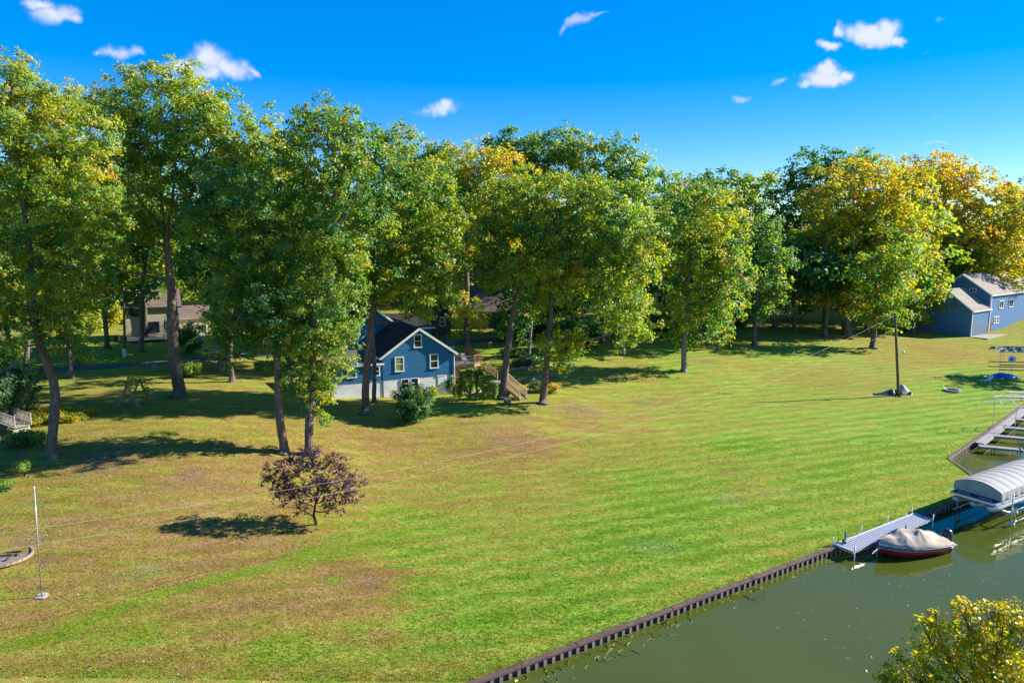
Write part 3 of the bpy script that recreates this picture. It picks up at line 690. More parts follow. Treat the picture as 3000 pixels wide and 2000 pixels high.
tree('oak_tree', 'pale thin trunk in the shade under the bright green oak', (1826, 1040), [(1828, 1000), (1830, 950), (1830, 880)], 6,
     [(1830, 900, 60, 60), (1840, 960, 40, 40), (1800, 830, 60, 50)], .33, .01, bark=BARKP, group='oaks behind the houses')
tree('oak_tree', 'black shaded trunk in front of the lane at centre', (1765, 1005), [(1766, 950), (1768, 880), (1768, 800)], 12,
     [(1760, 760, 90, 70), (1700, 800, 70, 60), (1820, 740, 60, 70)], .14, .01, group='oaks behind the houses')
tree('oak_tree', 'rusty speckled oak with pale trunk at the edge of the right lawn', (2002, 1087), [(2005, 1030), (2010, 960), (2014, 890), (2016, 800), (2022, 700)], 11,
     [(2040, 580, 80, 45), (1990, 660, 62, 65), (2100, 650, 70, 75), (2040, 720, 95, 75), (2130, 740, 45, 60), (1990, 790, 65, 70), (2090, 810, 80, 70), (2020, 880, 75, 65), (2105, 890, 62, 62), (2050, 970, 70, 45), (1985, 950, 45, 50), (2115, 820, 50, 50)], .36, .07, bark=BARKP, group=G1)
tree('oak_tree', 'dark green oak beside the yellow marker post', (2211, 1014), [(2212, 960), (2214, 900), (2216, 830), (2220, 760)], 10,
     [(2225, 690, 55, 48), (2190, 750, 60, 55), (2255, 760, 52, 55), (2215, 830, 85, 55), (2265, 850, 42, 48), (2195, 900, 62, 45), (2245, 900, 52, 38)], .24, .03, group=G1)
tree('oak_tree', 'slim pale sapling in shade between two oaks of the right lawn', (2105, 1024), [(2106, 990), (2108, 950), (2110, 900)], 5,
     [(2110, 930, 38, 36), (2130, 890, 35, 35)], .18, .01, bark=BARKP, group=G1)
tree('oak_tree', 'grey sapling stem behind the rusty speckled oak', (2073, 1003), [(2073, 970), (2075, 930), (2076, 890)], 4,
     [(2076, 900, 36, 36), (2060, 860, 35, 35)], .2, .01, bark=BARKP, group=G1)
tree('oak_tree', 'broad oak with golden top and thick trunk left of the utility pole', (2480, 980), [(2481, 930), (2484, 860), (2490, 780), (2510, 700), (2540, 620)], 17,
     [(2560, 520, 105, 58), (2480, 580, 95, 75), (2630, 580, 85, 78), (2550, 650, 115, 80), (2450, 680, 80, 75), (2640, 690, 70, 75), (2500, 760, 105, 75), (2420, 800, 70, 70), (2580, 790, 75, 65), (2470, 870, 95, 52), (2400, 870, 45, 45)], .53, .06, group=G1)
tree('oak_tree', 'oak with short trunk just left of the utility pole foot', (2558, 1020), [(2559, 970), (2562, 900), (2570, 820)], 11,
     [(2600, 750, 70, 70), (2555, 820, 65, 55), (2600, 850, 65, 60), (2550, 900, 52, 45), (2585, 930, 50, 40)], .30, .05, group=G1)
tree('oak_tree', 'low branched maple in front of the navy gable wall', (2672, 974), [(2673, 940), (2675, 890), (2672, 820)], 11,
     [(2655, 770, 42, 55), (2700, 800, 50, 50), (2650, 850, 62, 52), (2715, 865, 42, 42), (2690, 915, 60, 38), (2640, 930, 52, 45), (2625, 985, 34, 40), (2640, 1030, 18, 20)], .40, .07, group=G1)
tree('oak_tree', 'orange gold tree spreading over the roof of the navy house', (2775, 880), [(2775, 840), (2774, 780), (2765, 700), (2740, 630)], 10,
     [(2700, 515, 85, 55), (2780, 525, 80, 58), (2860, 560, 72, 58), (2760, 610, 95, 65), (2870, 640, 85, 62), (2945, 640, 52, 42), (2700, 620, 70, 70), (2830, 710, 90, 58, -5), (2910, 720, 52, 45, -5), (2870, 780, 58, 36, -8), (2905, 818, 32, 24, -9), (2710, 720, 70, 65), (2725, 790, 50, 50), (2975, 600, 40, 35)], .60, .05, depth=152, group='trees round the navy house',
     extra_limbs=[([(2765, 700), (2800, 640), (2850, 590)], 6), ([(2774, 780), (2840, 720), (2900, 670), (2970, 625)], 6), ([(2800, 690), (2830, 770), (2850, 830)], 3)])
tree('oak_tree', 'tall blue green oak rising left of the golden topped oak', (2420, 930), [(2420, 860), (2415, 760), (2410, 650)], 10,
     [(2400, 490, 75, 45), (2340, 545, 52, 42), (2450, 540, 72, 60), (2380, 600, 85, 60), (2320, 660, 60, 60), (2420, 690, 75, 70), (2350, 760, 75, 75), (2300, 820, 55, 60), (2400, 820, 70, 60), (2340, 880, 60, 38)], .17, .01, depth=140, gap=.08, group='skyline trees')
SKY = [('skyline oak top behind the left end of the yellow crown', 1240, 470, [(1240, 460, 70, 32), (1290, 450, 45, 28), (1210, 520, 80, 50), (1290, 530, 60, 60)], .2, 150),
       ('rounded dark oak on the skyline above the golden deck oak', 1500, 430, [(1500, 425, 65, 35), (1450, 450, 40, 30), (1540, 460, 60, 45), (1480, 510, 80, 55), (1560, 530, 60, 50)], .18, 140),
       ('broad olive oak on the skyline above the oak leaning over the stair', 1650, 430, [(1650, 430, 80, 40), (1610, 470, 60, 45), (1710, 460, 60, 48), (1660, 510, 90, 50), (1740, 540, 50, 45)], .35, 138),
       ('pointed green oak at the centre of the skyline', 1815, 440, [(1815, 440, 36, 38), (1790, 490, 60, 48), (1850, 500, 55, 52), (1810, 550, 80, 50), (1880, 570, 48, 52), (1840, 620, 80, 50)], .27, 136),
       ('small green crown right of the pointed skyline oak', 1945, 530, [(1945, 528, 36, 30), (1920, 575, 52, 40), (1965, 590, 40, 45), (1900, 640, 60, 50)], .26, 145),
       ('low green crown on the skyline above the rusty speckled oak', 2080, 530, [(2110, 525, 40, 24), (2060, 545, 50, 32), (2150, 560, 35, 35), (2090, 590, 80, 45), (2040, 600, 60, 42), (2150, 640, 60, 60)], .27, 148),
       ('flat topped thin crown alone in the skyline gap', 2215, 545, [(2215, 528, 44, 16), (2195, 550, 34, 18), (2245, 555, 34, 22), (2215, 600, 50, 34), (2170, 640, 60, 50), (2260, 660, 50, 60), (2290, 720, 50, 60)], .3, 150),
       ('small dark crown between the blue green oak and the golden one', 2520, 475, [(2520, 470, 34, 24), (2545, 485, 40, 28), (2500, 520, 50, 40)], .2, 150),
       ('dark green tree beyond the navy house roof at right edge', 2985, 590, [(2985, 575, 55, 38), (2940, 610, 40, 30), (3040, 600, 60, 50), (2990, 680, 60, 60), (2960, 760, 55, 60), (3020, 760, 60, 60), (2980, 830, 60, 45)], .18, 165),
       ('olive oak on the skyline between the big left oaks', 190, 330, [(170, 300, 70, 45), (250, 350, 60, 50), (130, 360, 70, 60)], .33, 75),
       ('green oak on the skyline behind the tall narrow oak', 850, 480, [(835, 420, 22, 34), (850, 500, 50, 60), (810, 560, 60, 60), (880, 600, 50, 60)], .3, 82)]
for lab, u, v, lb, ti, dp in SKY:
    tree('skyline_tree', lab, (u, 900), [(u, 850), (u+4, 760), (u-3, 660)], 8, lb+[(u-30, 690, 60, 60), (u+40, 740, 60, 60), (u, 810, 70, 50)], ti, .03, depth=dp, group='skyline trees', gap=.05)

# trees and trunks between the houses, left half
G2 = 'shade trees round the cream house'
tree('oak_tree', 'dark trunk standing directly before the cream house', (413, 1030), [(413, 980), (416, 900), (422, 830), (430, 740)], 10, [(430, 700, 80, 70), (370, 680, 70, 60), (480, 640, 70, 60)], .2, .02, group=G2)
tree('oak_tree', 'black trunk left of the leaning left oak beside the lane', (78, 1132), [(78, 1060), (75, 980), (72, 900), (70, 800)], 13, [(60, 760, 100, 80), (0, 700, 90, 80), (140, 640, 90, 70)], .22, .03, group=G2)
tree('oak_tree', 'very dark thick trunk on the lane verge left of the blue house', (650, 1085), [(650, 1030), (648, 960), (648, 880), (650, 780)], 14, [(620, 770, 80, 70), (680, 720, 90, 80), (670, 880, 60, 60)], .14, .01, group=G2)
tree('oak_tree', 'half lit trunk just right of the dark verge trunk', (680, 1118), [(678, 1060), (676, 980), (674, 880)], 12, [(700, 840, 80, 70), (660, 960, 50, 50)], .2, .02, group=G2)
tree('oak_tree', 'pale birch like stem behind the cream house at left', (330, 960), [(330, 880), (326, 800), (322, 720)], 5, [(320, 800, 70, 60), (300, 880, 60, 50), (350, 740, 60, 60)], .5, .02, bark=BARKP, depth=128, group=G2)
tree('oak_tree', 'yellow green tree behind the garage of the cream house', (620, 960), [(618, 900), (615, 830)], 6, [(600, 860, 60, 50), (560, 820, 60, 60), (640, 800, 60, 60), (540, 750, 60, 60)], .45, .02, depth=132, group=G2)
tree('oak_tree', 'yellow green tree behind the left roof of the blue house', (1020, 960), [(1020, 900), (1018, 830)], 6, [(1020, 850, 60, 45), (980, 800, 60, 60), (1060, 800, 60, 50), (940, 760, 60, 60)], .45, .02, depth=126, group=G2)

G3 = 'shade trees crowded behind the front oaks'
for i, (u, dp, vt, w, ti) in enumerate([(215, 84, 470, 90, .30), (310, 96, 520, 95, .30), (420, 104, 480, 95, .26), (655, 84, 470, 95, .30), (745, 96, 520, 90, .24), (835, 88, 620, 80, .27), (905, 102, 560, 90, .25), (1005, 95, 600, 90, .30), (1190, 104, 560, 95, .27), (1280, 110, 560, 85, .33), (1500, 106, 640, 90, .24), (1585, 112, 620, 95, .22), (1690, 118, 640, 95, .2), (1780, 112, 600, 90, .24), (1900, 118, 640, 90, .2), (1960, 124, 700, 80, .18), (2140, 120, 660, 90, .2), (2270, 130, 720, 80, .17), (2330, 128, 700, 80, .16), (2420, 122, 760, 80, .2), (2540, 130, 640, 95, .34), (2660, 132, 620, 95, .42), (20, 80, 520, 110, .3), (110, 92, 560, 100, .27), (-90, 74, 560, 130, .28), (2790, 150, 700, 80, .25), (2940, 158, 720, 80, .2)]):
    lb = []
    for k in range(9):
        t = k/8; lb.append((u+w*.55*math.sin(k*2.4+i), vt+w*.5+t*(790-vt)+20*math.cos(k*1.7+i), w*(.62+.2*math.sin(k+i)), w*.55))
    lb.append((u+10, vt+w*.3, w*.5, w*.38))
    tree('shade_tree', 'mid green shade tree crowded behind the front oaks', (u, 950), [(u+3*math.sin(i), 900), (u+6*math.sin(i*2), 800), (u, 700)], 9, lb, ti, .025, depth=dp, group=G3, gap=.03, leaf=.0068*dp)
# the purple leaved plum on the slope
tree('plum_tree', 'small purple leaved plum tree alone on the slope', (925, 1537), [(924, 1500), (926, 1465), (930, 1440)], 6,
     [(905, 1350, 50, 35), (850, 1375, 55, 36), (970, 1375, 55, 40), (815, 1410, 36, 25), (880, 1430, 60, 35), (960, 1435, 60, 40), (1015, 1420, 40, 32), (860, 1490, 34, 32), (990, 1480, 38, 24), (915, 1325, 30, 16), (980, 1335, 22, 16), (840, 1450, 40, 25), (1030, 1445, 22, 20)], .45, .03, leaf=.11, dens=105, mat=PURPLE, bark=BARKD, gap=.18,
     extra_limbs=[([(928, 1470), (905, 1435), (880, 1410)], 2.5), ([(928, 1470), (950, 1430), (975, 1400)], 2.5), ([(930, 1445), (928, 1400), (915, 1360)], 2.2)])
# tree top at the lower right, standing on the near bank
_by = 21.5
tree('maple_tree', 'yellow green tree top filling the lower right corner', (2900, 2600), [(2900, 2400), (2895, 2200), (2890, 2050)], 22,
     [(2840, 1850, 85, 80), (2760, 1920, 80, 75), (2920, 1870, 90, 80), (2680, 1990, 75, 60), (2990, 1850, 60, 65), (2850, 1960, 120, 90), (2960, 1970, 110, 90), (2640, 2040, 80, 60), (2770, 2050, 110, 90), (2820, 1785, 32, 32), (2895, 1790, 30, 34), (2950, 1800, 28, 30), (2990, 1800, 22, 30), (2715, 1840, 20, 26), (2735, 1805, 12, 20), (2590, 1985, 16, 18)], .58, .03, depth=_by, leaf=.125, dens=105, mat=leaf_material('yellowing_leaves', [(0, (.06, .13, .010)), (.3, (.17, .24, .014)), (.55, (.36, .36, .018)), (.75, (.50, .40, .02)), (.9, (.45, .22, .02)), (1, (.4, .1, .03))], .5, .3))
# tree outside the frame on the right whose shade falls on the lawn by the fire ring
def loose_tree(name, label, loc, h, spread, tint, dens, leaf, mat=None, cat='tree', group=None, n=10, trunk_r=.28, zc=.62, gap=.1):
    B = Vector(loc); o = empty(name, B, 0, label, cat, group)
    path = smooth_path([Vector((0, 0, -.2)), Vector((.1, 0, h*.3)), Vector((-.1, .15, h*.62)), Vector((.1, 0, h*.85))], 4)
    MB().tube(path, [trunk_r*(1-.8*i/(len(path)-1)) for i in range(len(path))], 10).build('trunk', BARK, o, True)
    lobes = []
    for i in range(n):
        a = i*2.4; rr = spread*(.25+.6*RNG.random())
        lobes.append((np.array((rr*math.cos(a), rr*math.sin(a), h*(zc+(1-zc)*.8*RNG.random()-.05*(rr/spread)))), np.array((spread*.42, spread*.42, spread*.34))))
    Vv, Ff, Tt, CC = crown_arrays(lobes, leaf, dens, tint, .03, gap)
    link_mesh('crown', np_mesh('crown', Vv, Ff, False, {'tint': ('FACE', Tt)}), mat or LEAF, o)
    lm = MB()
    for (c, r), cc in zip(lobes, CC):
        c = Vector(c); s = path[int(len(path)*(.45+.4*RNG.random()))]
        seg = smooth_path([s, s.lerp(c, .5)+Vector((0, 0, .3)), c], 3); lm.tube(seg, [trunk_r*.4*(1-.7*j/(len(seg)-1)) for j in range(len(seg))], 5)
        for j in RNG.choice(len(cc), min(len(cc), 6), replace=False):
            lm.tube([seg[-2], Vector(cc[j])], [trunk_r*.12, .015], 4)
    lm.build('limbs', BARK, o, True); return o
loose_tree('oak_tree', 'thin tree just off the right edge casting shade by the fire ring', (80.5, 94.5, .5), 11, 5.0, .35, 4, .4, gap=.25)

# shrubs
def shrub(name, label, pix, w, h, tint, leaf=.2, dens=None, mat=None, lobes=7, depth=None, cat='shrub', group=None, droop=0.0, stems=7, flat=.75, spray=.02, loc=None, solid=.35):
    B = Vector(loc) if loc is not None else (P(*pix) if depth is None else Vector((atY(pix[0], pix[1], depth).x, depth, hz(atY(pix[0], pix[1], depth).x, depth))))
    o = empty(name, B, 0, label, cat, group); lb = []
    for i in range(lobes):
        a = i*2.4+B.x; rr = w*.30*math.sqrt((i+.3)/lobes)
        lb.append((np.array((rr*math.cos(a), rr*math.sin(a), h*(.30+.42*((i*.37) % 1)))), np.array((w*.30, w*.30, h*.30))))
    Vv, Ff, Tt, CC = crown_arrays(lb, leaf, dens or 1.25/(leaf*leaf*.4), tint, spray, 0, per=10, droop=droop, flat=flat, fill=solid)
    Vv[:, 2] = np.maximum(Vv[:, 2], .02)
    link_mesh('foliage', np_mesh('foliage', Vv, Ff, False, {'tint': ('FACE', Tt)}), mat or LEAF, o)
    st = MB()
    for i in range(stems):
        c = Vector(lb[i % lobes][0]); st.tube([Vector((c.x*.15, c.y*.15, -.05)), c*.6+Vector((0, 0, .05)), c+Vector((0, 0, h*.15))], [.035, .025, .01], 5)
    st.build('stems', BARKD, o); return o
shrub('round_shrub', 'dense dark green bush in front of the blue house basement', (1215, 1232), 3.3, 3.7, .12, .15, lobes=12)
shrub('round_shrub', 'dark bush beside the cream house driveway', (552, 1035), 3.0, 3.8, .10, .3)
shrub('round_shrub', 'small olive bush on the lane verge right of the huge oak', (552, 1105), 2.2, 1.6, .3, .2)
shrub('round_shrub', 'sage leaved tree crown overhanging the left footbridge', (25, 1240), 5.0, 5.0, .4, .22, mat=SAGE, lobes=10)
shrub('round_shrub', 'dark leafy mass under the left edge oak', (-30, 1180), 5.5, 5.5, .2, .26, lobes=10)
shrub('round_shrub', 'yellow flowering weeds behind the left oak trunk', (70, 1235), 2.6, 1.0, .52, .14)
shrub('round_shrub', 'yellow weeds between footbridge and oak trunk', (115, 1240), 2.0, 1.2, .5, .14)
shrub('round_shrub', 'low yellow weed patch right of the left oak trunk', (205, 1225), 3.6, .7, .48, .14)
shrub('round_shrub', 'dark weeds below the left footbridge', (75, 1300), 3.2, .9, .15, .16)
shrub('round_shrub', 'pale green sapling on the slope below the left oak', (72, 1395), .8, 1.2, .33, .16, lobes=3)
shrub('round_shrub', 'low pale weeds at the left edge of the slope', (10, 1430), 1.6, .5, .3, .13, lobes=4)
shrub('round_shrub', 'small green shrub against the right corner of the blue house', (1318, 1150), 1.1, 2.2, .14, .13, lobes=6)
shrub('round_shrub', 'tall weeds by the basement door', (1270, 1160), 1.0, 1.2, .4, .12, lobes=4)
shrub('round_shrub', 'silvery lavender clump right of the stair foot', (1572, 1148), 1.8, 1.3, .5, .12, mat=SAGE, lobes=6)
shrub('round_shrub', 'brown seeded perennial beside the oak right of the stair', (1618, 1150), 1.6, 1.1, .62, .13, lobes=5)
shrub('round_shrub', 'blue grey ground cover on the upper rock bed', (1548, 1070), 4.2, 1.1, .35, .16, mat=SAGE, lobes=7)
shrub('round_shrub', 'dark shrubs on the upper bed near the slim pale trunk', (1500, 1045), 3.0, 1.2, .2, .16, lobes=6)
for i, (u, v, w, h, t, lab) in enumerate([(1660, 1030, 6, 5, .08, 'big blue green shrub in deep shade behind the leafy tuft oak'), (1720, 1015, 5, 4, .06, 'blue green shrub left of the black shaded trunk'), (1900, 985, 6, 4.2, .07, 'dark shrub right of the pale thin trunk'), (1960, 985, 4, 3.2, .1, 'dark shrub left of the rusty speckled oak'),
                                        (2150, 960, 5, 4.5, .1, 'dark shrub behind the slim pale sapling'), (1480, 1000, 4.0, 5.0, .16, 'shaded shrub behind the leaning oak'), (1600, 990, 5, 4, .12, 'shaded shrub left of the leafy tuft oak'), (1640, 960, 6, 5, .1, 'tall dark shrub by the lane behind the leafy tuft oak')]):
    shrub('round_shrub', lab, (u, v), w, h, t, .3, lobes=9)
for i, (u, v, w, h, t, lab) in enumerate([(250, 975, 6, 3.5, .42, 'olive brush left of the cream house'), (200, 985, 5, 3, .35, 'low brush behind the wooden post at left'), (310, 960, 6, 5, .55, 'yellow brush beside the left utility pole'), (720, 990, 8, 5, .2, 'dark brush right of the cream garage'), (800, 985, 8, 5.5, .28, 'green brush left of the blue house roof'), (880, 985, 8, 6, .22, 'green brush behind the tall narrow oak'), (950, 980, 7, 5, .3, 'brush at the left roof of the blue house')]):
    shrub('round_shrub', lab, (u, v), w, h, t, .42, lobes=9)
# weeping shrub by the deck
def weeping():
    B = P(1395, 1172); o = empty('weeping_tree', B, 0, 'weeping small tree trailing leaves in front of the deck', 'tree')
    MB().tube(smooth_path([Vector((0, 0, -.1)), Vector((.1, 0, 1.4)), Vector((0, .1, 2.6)), Vector((.2, 0, 2.8))], 4), [.13, .12, .12, .11, .1, .1, .09, .09, .08, .07, .06, .05, .04], 8).build('trunk', BARK, o, True)
    cen = []; st = MB()
    for i in range(52):
        a = RNG.uniform(0, 6.28); R = RNG.uniform(.9, 2.5); top = 2.6+RNG.uniform(-.3, .4); low = RNG.uniform(.1, 1.1)
        pts = []
        for j in range(9):
            t = j/8; rr = R*min(1, 1.5*t)**.8; zz = top+.5*math.sin(min(1, t*1.6)*math.pi)*(1 if t < .6 else .6)-(top-low)*max(0, (t-.25)/.75)**1.15
            pts.append(Vector((rr*math.cos(a)*1.05, rr*math.sin(a)*.9, zz)))
        st.tube(pts, [.018*(1-.8*j/8) for j in range(9)], 4)
        for j in range(2, 9):
            for q in range(2): cen.append(tuple(pts[j].lerp(pts[j-1], RNG.random())))
    st.build('branches', BARKD, o); cen = np.array(cen)
    Vv, Ff = leaves_np(cen, .13, 9, .18, np.zeros_like(cen)+np.array([0, 0, .3]), .9, 2.2); Vv[:, 2] = np.maximum(Vv[:, 2], .05)
    link_mesh('crown', np_mesh('crown', Vv, Ff, False, {'tint': ('FACE', np.clip(RNG.normal(.30, .1, len(Ff)), 0, .6))}), LEAF, o)
weeping()
# the wood behind everything, one mass
def far_woods():
    lobes = []
    for u in range(-620, 3800, 66):
        for row, (v, rr) in enumerate([(640, 52), (720, 58), (800, 58), (870, 50)]):
            if row == 0 and 1000 < u: continue
            if row == 1 and u > 2150 and u < 2290: continue
            d = 168+RNG.uniform(-8, 14); q = atY(u+RNG.uniform(-25, 25), v+RNG.uniform(-26, 20), d)
            if q.z < 3: q.z = 5
            lobes.append((np.array(q), np.array((rr*d/FOC*1.15, rr*d/FOC, rr*d/FOC*1.1))))
    VV, FF, TT = [], [], []; off = 0
    for lb in lobes:
        v, f, t, _ = crown_arrays([lb], .80, 2.6, RNG.uniform(.10, .34), .01); VV.append(v); FF.append(f+off); TT.append(t); off += len(v)
    o = link_mesh('woods', np_mesh('woods', np.concatenate(VV), np.concatenate(FF), False, {'tint': ('FACE', np.concatenate(TT))}), LEAF)
    tag(o, 'dense wood closing the view behind the houses', 'woods', kind='stuff')
    # stems of the wood
    st = MB()
    for u in range(-600, 3780, 50):
        d = 165+RNG.uniform(-5, 16); q = atY(u+RNG.uniform(-20, 20), 900, d); g = hz(q.x, d)
        st.tube([(q.x, d, g-.2), (q.x+RNG.normal(0, .3), d, g+6), (q.x+RNG.normal(0, .6), d, g+13)], [.28, .22, .12], 6)
    p = st.build('stems', BARK, o); p['kind'] = 'stuff'
far_woods()
# ------------------------------------------------------------------ houses
WHITE = plain('white_trim', (.74, .74, .73), .5, .05, 2)
FOUND = plain('white_foundation', (.70, .70, .69), .8, .08, 1.2)
BLUE = siding('blue_shingle_siding', (.003, .175, .40), .17, .10, True)
NAVY = siding('steel_blue_siding', (.050, .165, .38), .14, .06)
NAVY2 = plain('slate_blue_board', (.085, .150, .235), .6, .1)
CREAM = siding('cream_siding', (.42, .385, .27), .15, .05)
LAV = siding('lavender_siding', (.40, .40, .44), .15, .05)
TAN = siding('tan_siding', (.40, .34, .26), .15, .06)
SLATE = siding('slate_siding', (.035, .075, .11), .2, .1)
ROOFD = shingles('dark_shingles', (.030, .030, .040))
ROOFG = shingles('grey_shingles', (.29, .255, .23))
ROOFB = shingles('brown_shingles', (.17, .13, .115))
NAVYTRIM = plain('navy_trim', (.02, .045, .10), .5, .1)
DECK = plain('deck_cedar', (.30, .17, .085), .75, .2, 2, stretch=(1, 1, 6), bump=.2)
DECKG = plain('weathered_deck', (.26, .235, .21), .85, .2, 2, bump=.2)
CURT = plain('curtain', (.22, .24, .07), .9, .25, 14, stretch=(1, 1, .05))
BRICK = None
def brick_mat():
    k = NT('red_brick'); v = k.coord('Object'); sep = k.n('ShaderNodeSeparateXYZ', {'Vector': v})
    vv = k.n('ShaderNodeCombineXYZ', {'X': k.math('ADD', sep.outputs['X'], sep.outputs['Y']), 'Y': sep.outputs['Z'], 'Z': 0.0}).outputs[0]
    b = k.n('ShaderNodeTexBrick', {'Vector': vv, 'Scale': 1.0, 'Brick Width': .24, 'Row Height': .085, 'Mortar Size': .012, 'Color1': (.22, .10, .075, 1), 'Color2': (.16, .085, .07, 1), 'Mortar': (.3, .27, .24, 1)})
    k.put(k.b.inputs['Base Color'], b.outputs['Color']); k.b.inputs['Roughness'].default_value = .9; k.bump(b.outputs['Fac'], -.4, .02); return k.m
BRICK = brick_mat()

def gable(parent, x0, x1, y0, y1, z0, ze, zr, wall, roof, axis='y', over=.35, trim=WHITE, name='wall', ridge=None, soff=.16):
    """a gabled block; the ridge runs along `axis`"""
    m = MB(); c = ((x0+x1)/2 if axis == 'y' else (y0+y1)/2) if ridge is None else ridge
    if axis == 'y': pr = [(x0, z0), (x1, z0), (x1, ze), (c, zr), (x0, ze)]; a, b = y0, y1; f = lambda p, t: (p[0], t, p[1])
    else: pr = [(y0, z0), (y1, z0), (y1, ze), (c, zr), (y0, ze)]; a, b = x0, x1; f = lambda p, t: (t, p[0], p[1])
    vs = [f(p, a) for p in pr]+[f(p, b) for p in pr]; n = 5
    m.add(vs, [tuple(range(5)), tuple(range(9, 4, -1))]+[(i, n+i, n+(i+1) % n, (i+1) % n) for i in range(5)])
    w = m.build(name, wall, parent)
    e0, e1 = (x0, x1) if axis == 'y' else (y0, y1)
    for s, e in ((-1, e0), (1, e1)):
        run = abs(c-e); sl = (zr-ze)/run; eo = e+s*over; zo = ze-sl*over
        q = MB(); th = .16; A, B = a-over, b+over
        top = [(c, zr+th+.01), (eo, zo+th+.01)]; bot = [(c, zr+.012), (eo, zo+.012)]
        vs = [f(top[0], A), f(top[1], A), f(top[1], B), f(top[0], B), f(bot[0], A), f(bot[1], A), f(bot[1], B), f(bot[0], B)]
        q.add(vs, [(0, 1, 2, 3), (7, 6, 5, 4), (0, 4, 5, 1), (1, 5, 6, 2), (2, 6, 7, 3), (3, 7, 4, 0)])
        r = q.build('roof', roof, parent)
        # white rake and eave boards
        t = MB()
        for tt in (A-.012, B+.012):
            t.bar(Vector(f((c, zr+.03), tt)), Vector(f((eo+s*.02, zo+.03), tt)), .03, .24, up=(0, 0, 1))
        t.bar(Vector(f((eo+s*.02, zo+.03), A)), Vector(f((eo+s*.02, zo+.03), B)), .03, .2)
        t.build('fascia', trim, r)
    return w
def window(parent, pos, w, h, rz=0.0, trim=WHITE, sash='H', fw=.11, name='window', pane=None):
    """double hung window; local face looks along -y"""
    m = MB(); d = .09
    m.box((0, -d/2, h/2+fw/2), (w+2*fw, d, fw)); m.box((0, -d/2-.02, -h/2-fw/2), (w+2*fw+.08, d+.04, fw))
    for s in (-1, 1): m.box((s*(w/2+fw/2), -d/2, 0), (fw, d, h))
    o = m.build(name, trim, parent); o.location = pos; o.rotation_euler = (0, 0, rz)
    MB().box((0, -.02, 0), (w, .03, h)).build('pane', pane or GLASS, o)
    q = MB()
    if 'H' in sash: q.box((0, -.05, 0), (w, .05, .07))
    if 'V' in sash: q.box((0, -.052, 0), (.07, .05, h))
    if 'G' in sash:
        for i in (-1, 1): q.box((i*w/4, -.048, h/4), (.03, .04, h/2)); q.box((0, -.047, h*.27), (w, .04, .03))
    q.build('sash', trim, o); return o
def flat_box(parent, name, mat, c, size, bev=0):
    o = MB().box(c, size).build(name, mat, parent)
    if bev: bevel(o, bev, 1)
    return o
def slab_roof(parent, pts, mat, th=.14, name='roof'):
    n = len(pts); vs = [Vector(p) for p in pts]; vs2 = [p-Vector((0, 0, th)) for p in vs]
    return MB().add(vs+vs2, [tuple(range(n)), tuple(range(2*n-1, n-1, -1))]+[(i, n+i, n+(i+1) % n, (i+1) % n) for i in range(n)]).build(name, mat, parent)

def rail(parent, pts, h, mat, pitch=.14, posts=True, bal=True, base=.12, top_w=.11):
    """railing along local points: top and bottom rail, balusters and posts, each piece its own"""
    bm = MB().box((0, 0, h/2), (.04, .04, h-base-.06)).mesh('baluster'); bm.materials.append(mat)
    pm = MB().box((0, 0, (h+.1)/2), (.10, .10, h+.1)).mesh('post'); pm.materials.append(mat)
    for i, (a, b) in enumerate(zip(pts[:-1], pts[1:])):
        a, b = Vector(a), Vector(b)
        MB().bar(a+Vector((0, 0, h)), b+Vector((0, 0, h)), top_w, .05).build('top_rail', mat, parent)
        MB().bar(a+Vector((0, 0, base)), b+Vector((0, 0, base)), .05, .07).build('bottom_rail', mat, parent)
        if bal:
            n = int((b-a).length/pitch)
            for j in range(1, n):
                o = link_mesh('baluster', bm, None, parent); o.location = a.lerp(b, j/n)+Vector((0, 0, .03))
        if posts:
            o = link_mesh('post', pm, None, parent); o.location = a
    if posts:
        o = link_mesh('post', pm, None, parent); o.location = Vector(pts[-1])

# --- the blue gabled house
HB = P(1330, 1150); HB_RZ = math.atan2(.416, .91)
hb = empty('blue_house', HB, HB_RZ, 'blue shingled gable house with white trim above the lawn', 'house')
gable(hb, -8.2, 0, 0, 11.2, 2.15, 4.75, 7.6, BLUE, ROOFD, 'y', .38)
flat_box(hb, 'foundation', FOUND, (-4.1, 5.6, .8), (8.12, 11.1, 2.7))
window(hb, (-4.2, 0, 6.25), .72, 1.28); window(hb, (-6.35, 0, 3.78), .80, 1.45, pane=CURT); window(hb, (-2.35, 0, 3.86), .80, 1.45)
window(hb, (-5.75, .05, 1.55), .75, .95, fw=.07, name='basement_window'); window(hb, (-4.65, .05, 1.55), .75, .95, fw=.07, name='basement_window')
d = flat_box(hb, 'door', WHITE, (-1.45, .03, 1.05), (.92, .08, 2.05), .01); flat_box(d, 'handle', plain('dark_metal', (.03, .03, .032), .4, .1, metal=.6), (-1.78, -.04, 1.0), (.05, .08, .12))
flat_box(d, 'frame', WHITE, (-1.45, .0, 2.12), (1.14, .1, .1))
MB().tube(smooth_path([Vector((.28, -.15, 4.55)), Vector((.06, -.08, 4.3)), Vector((.06, -.08, 2.5)), Vector((.06, -.08, .1))], 4), .05, 8).build('downspout', WHITE, hb, True)
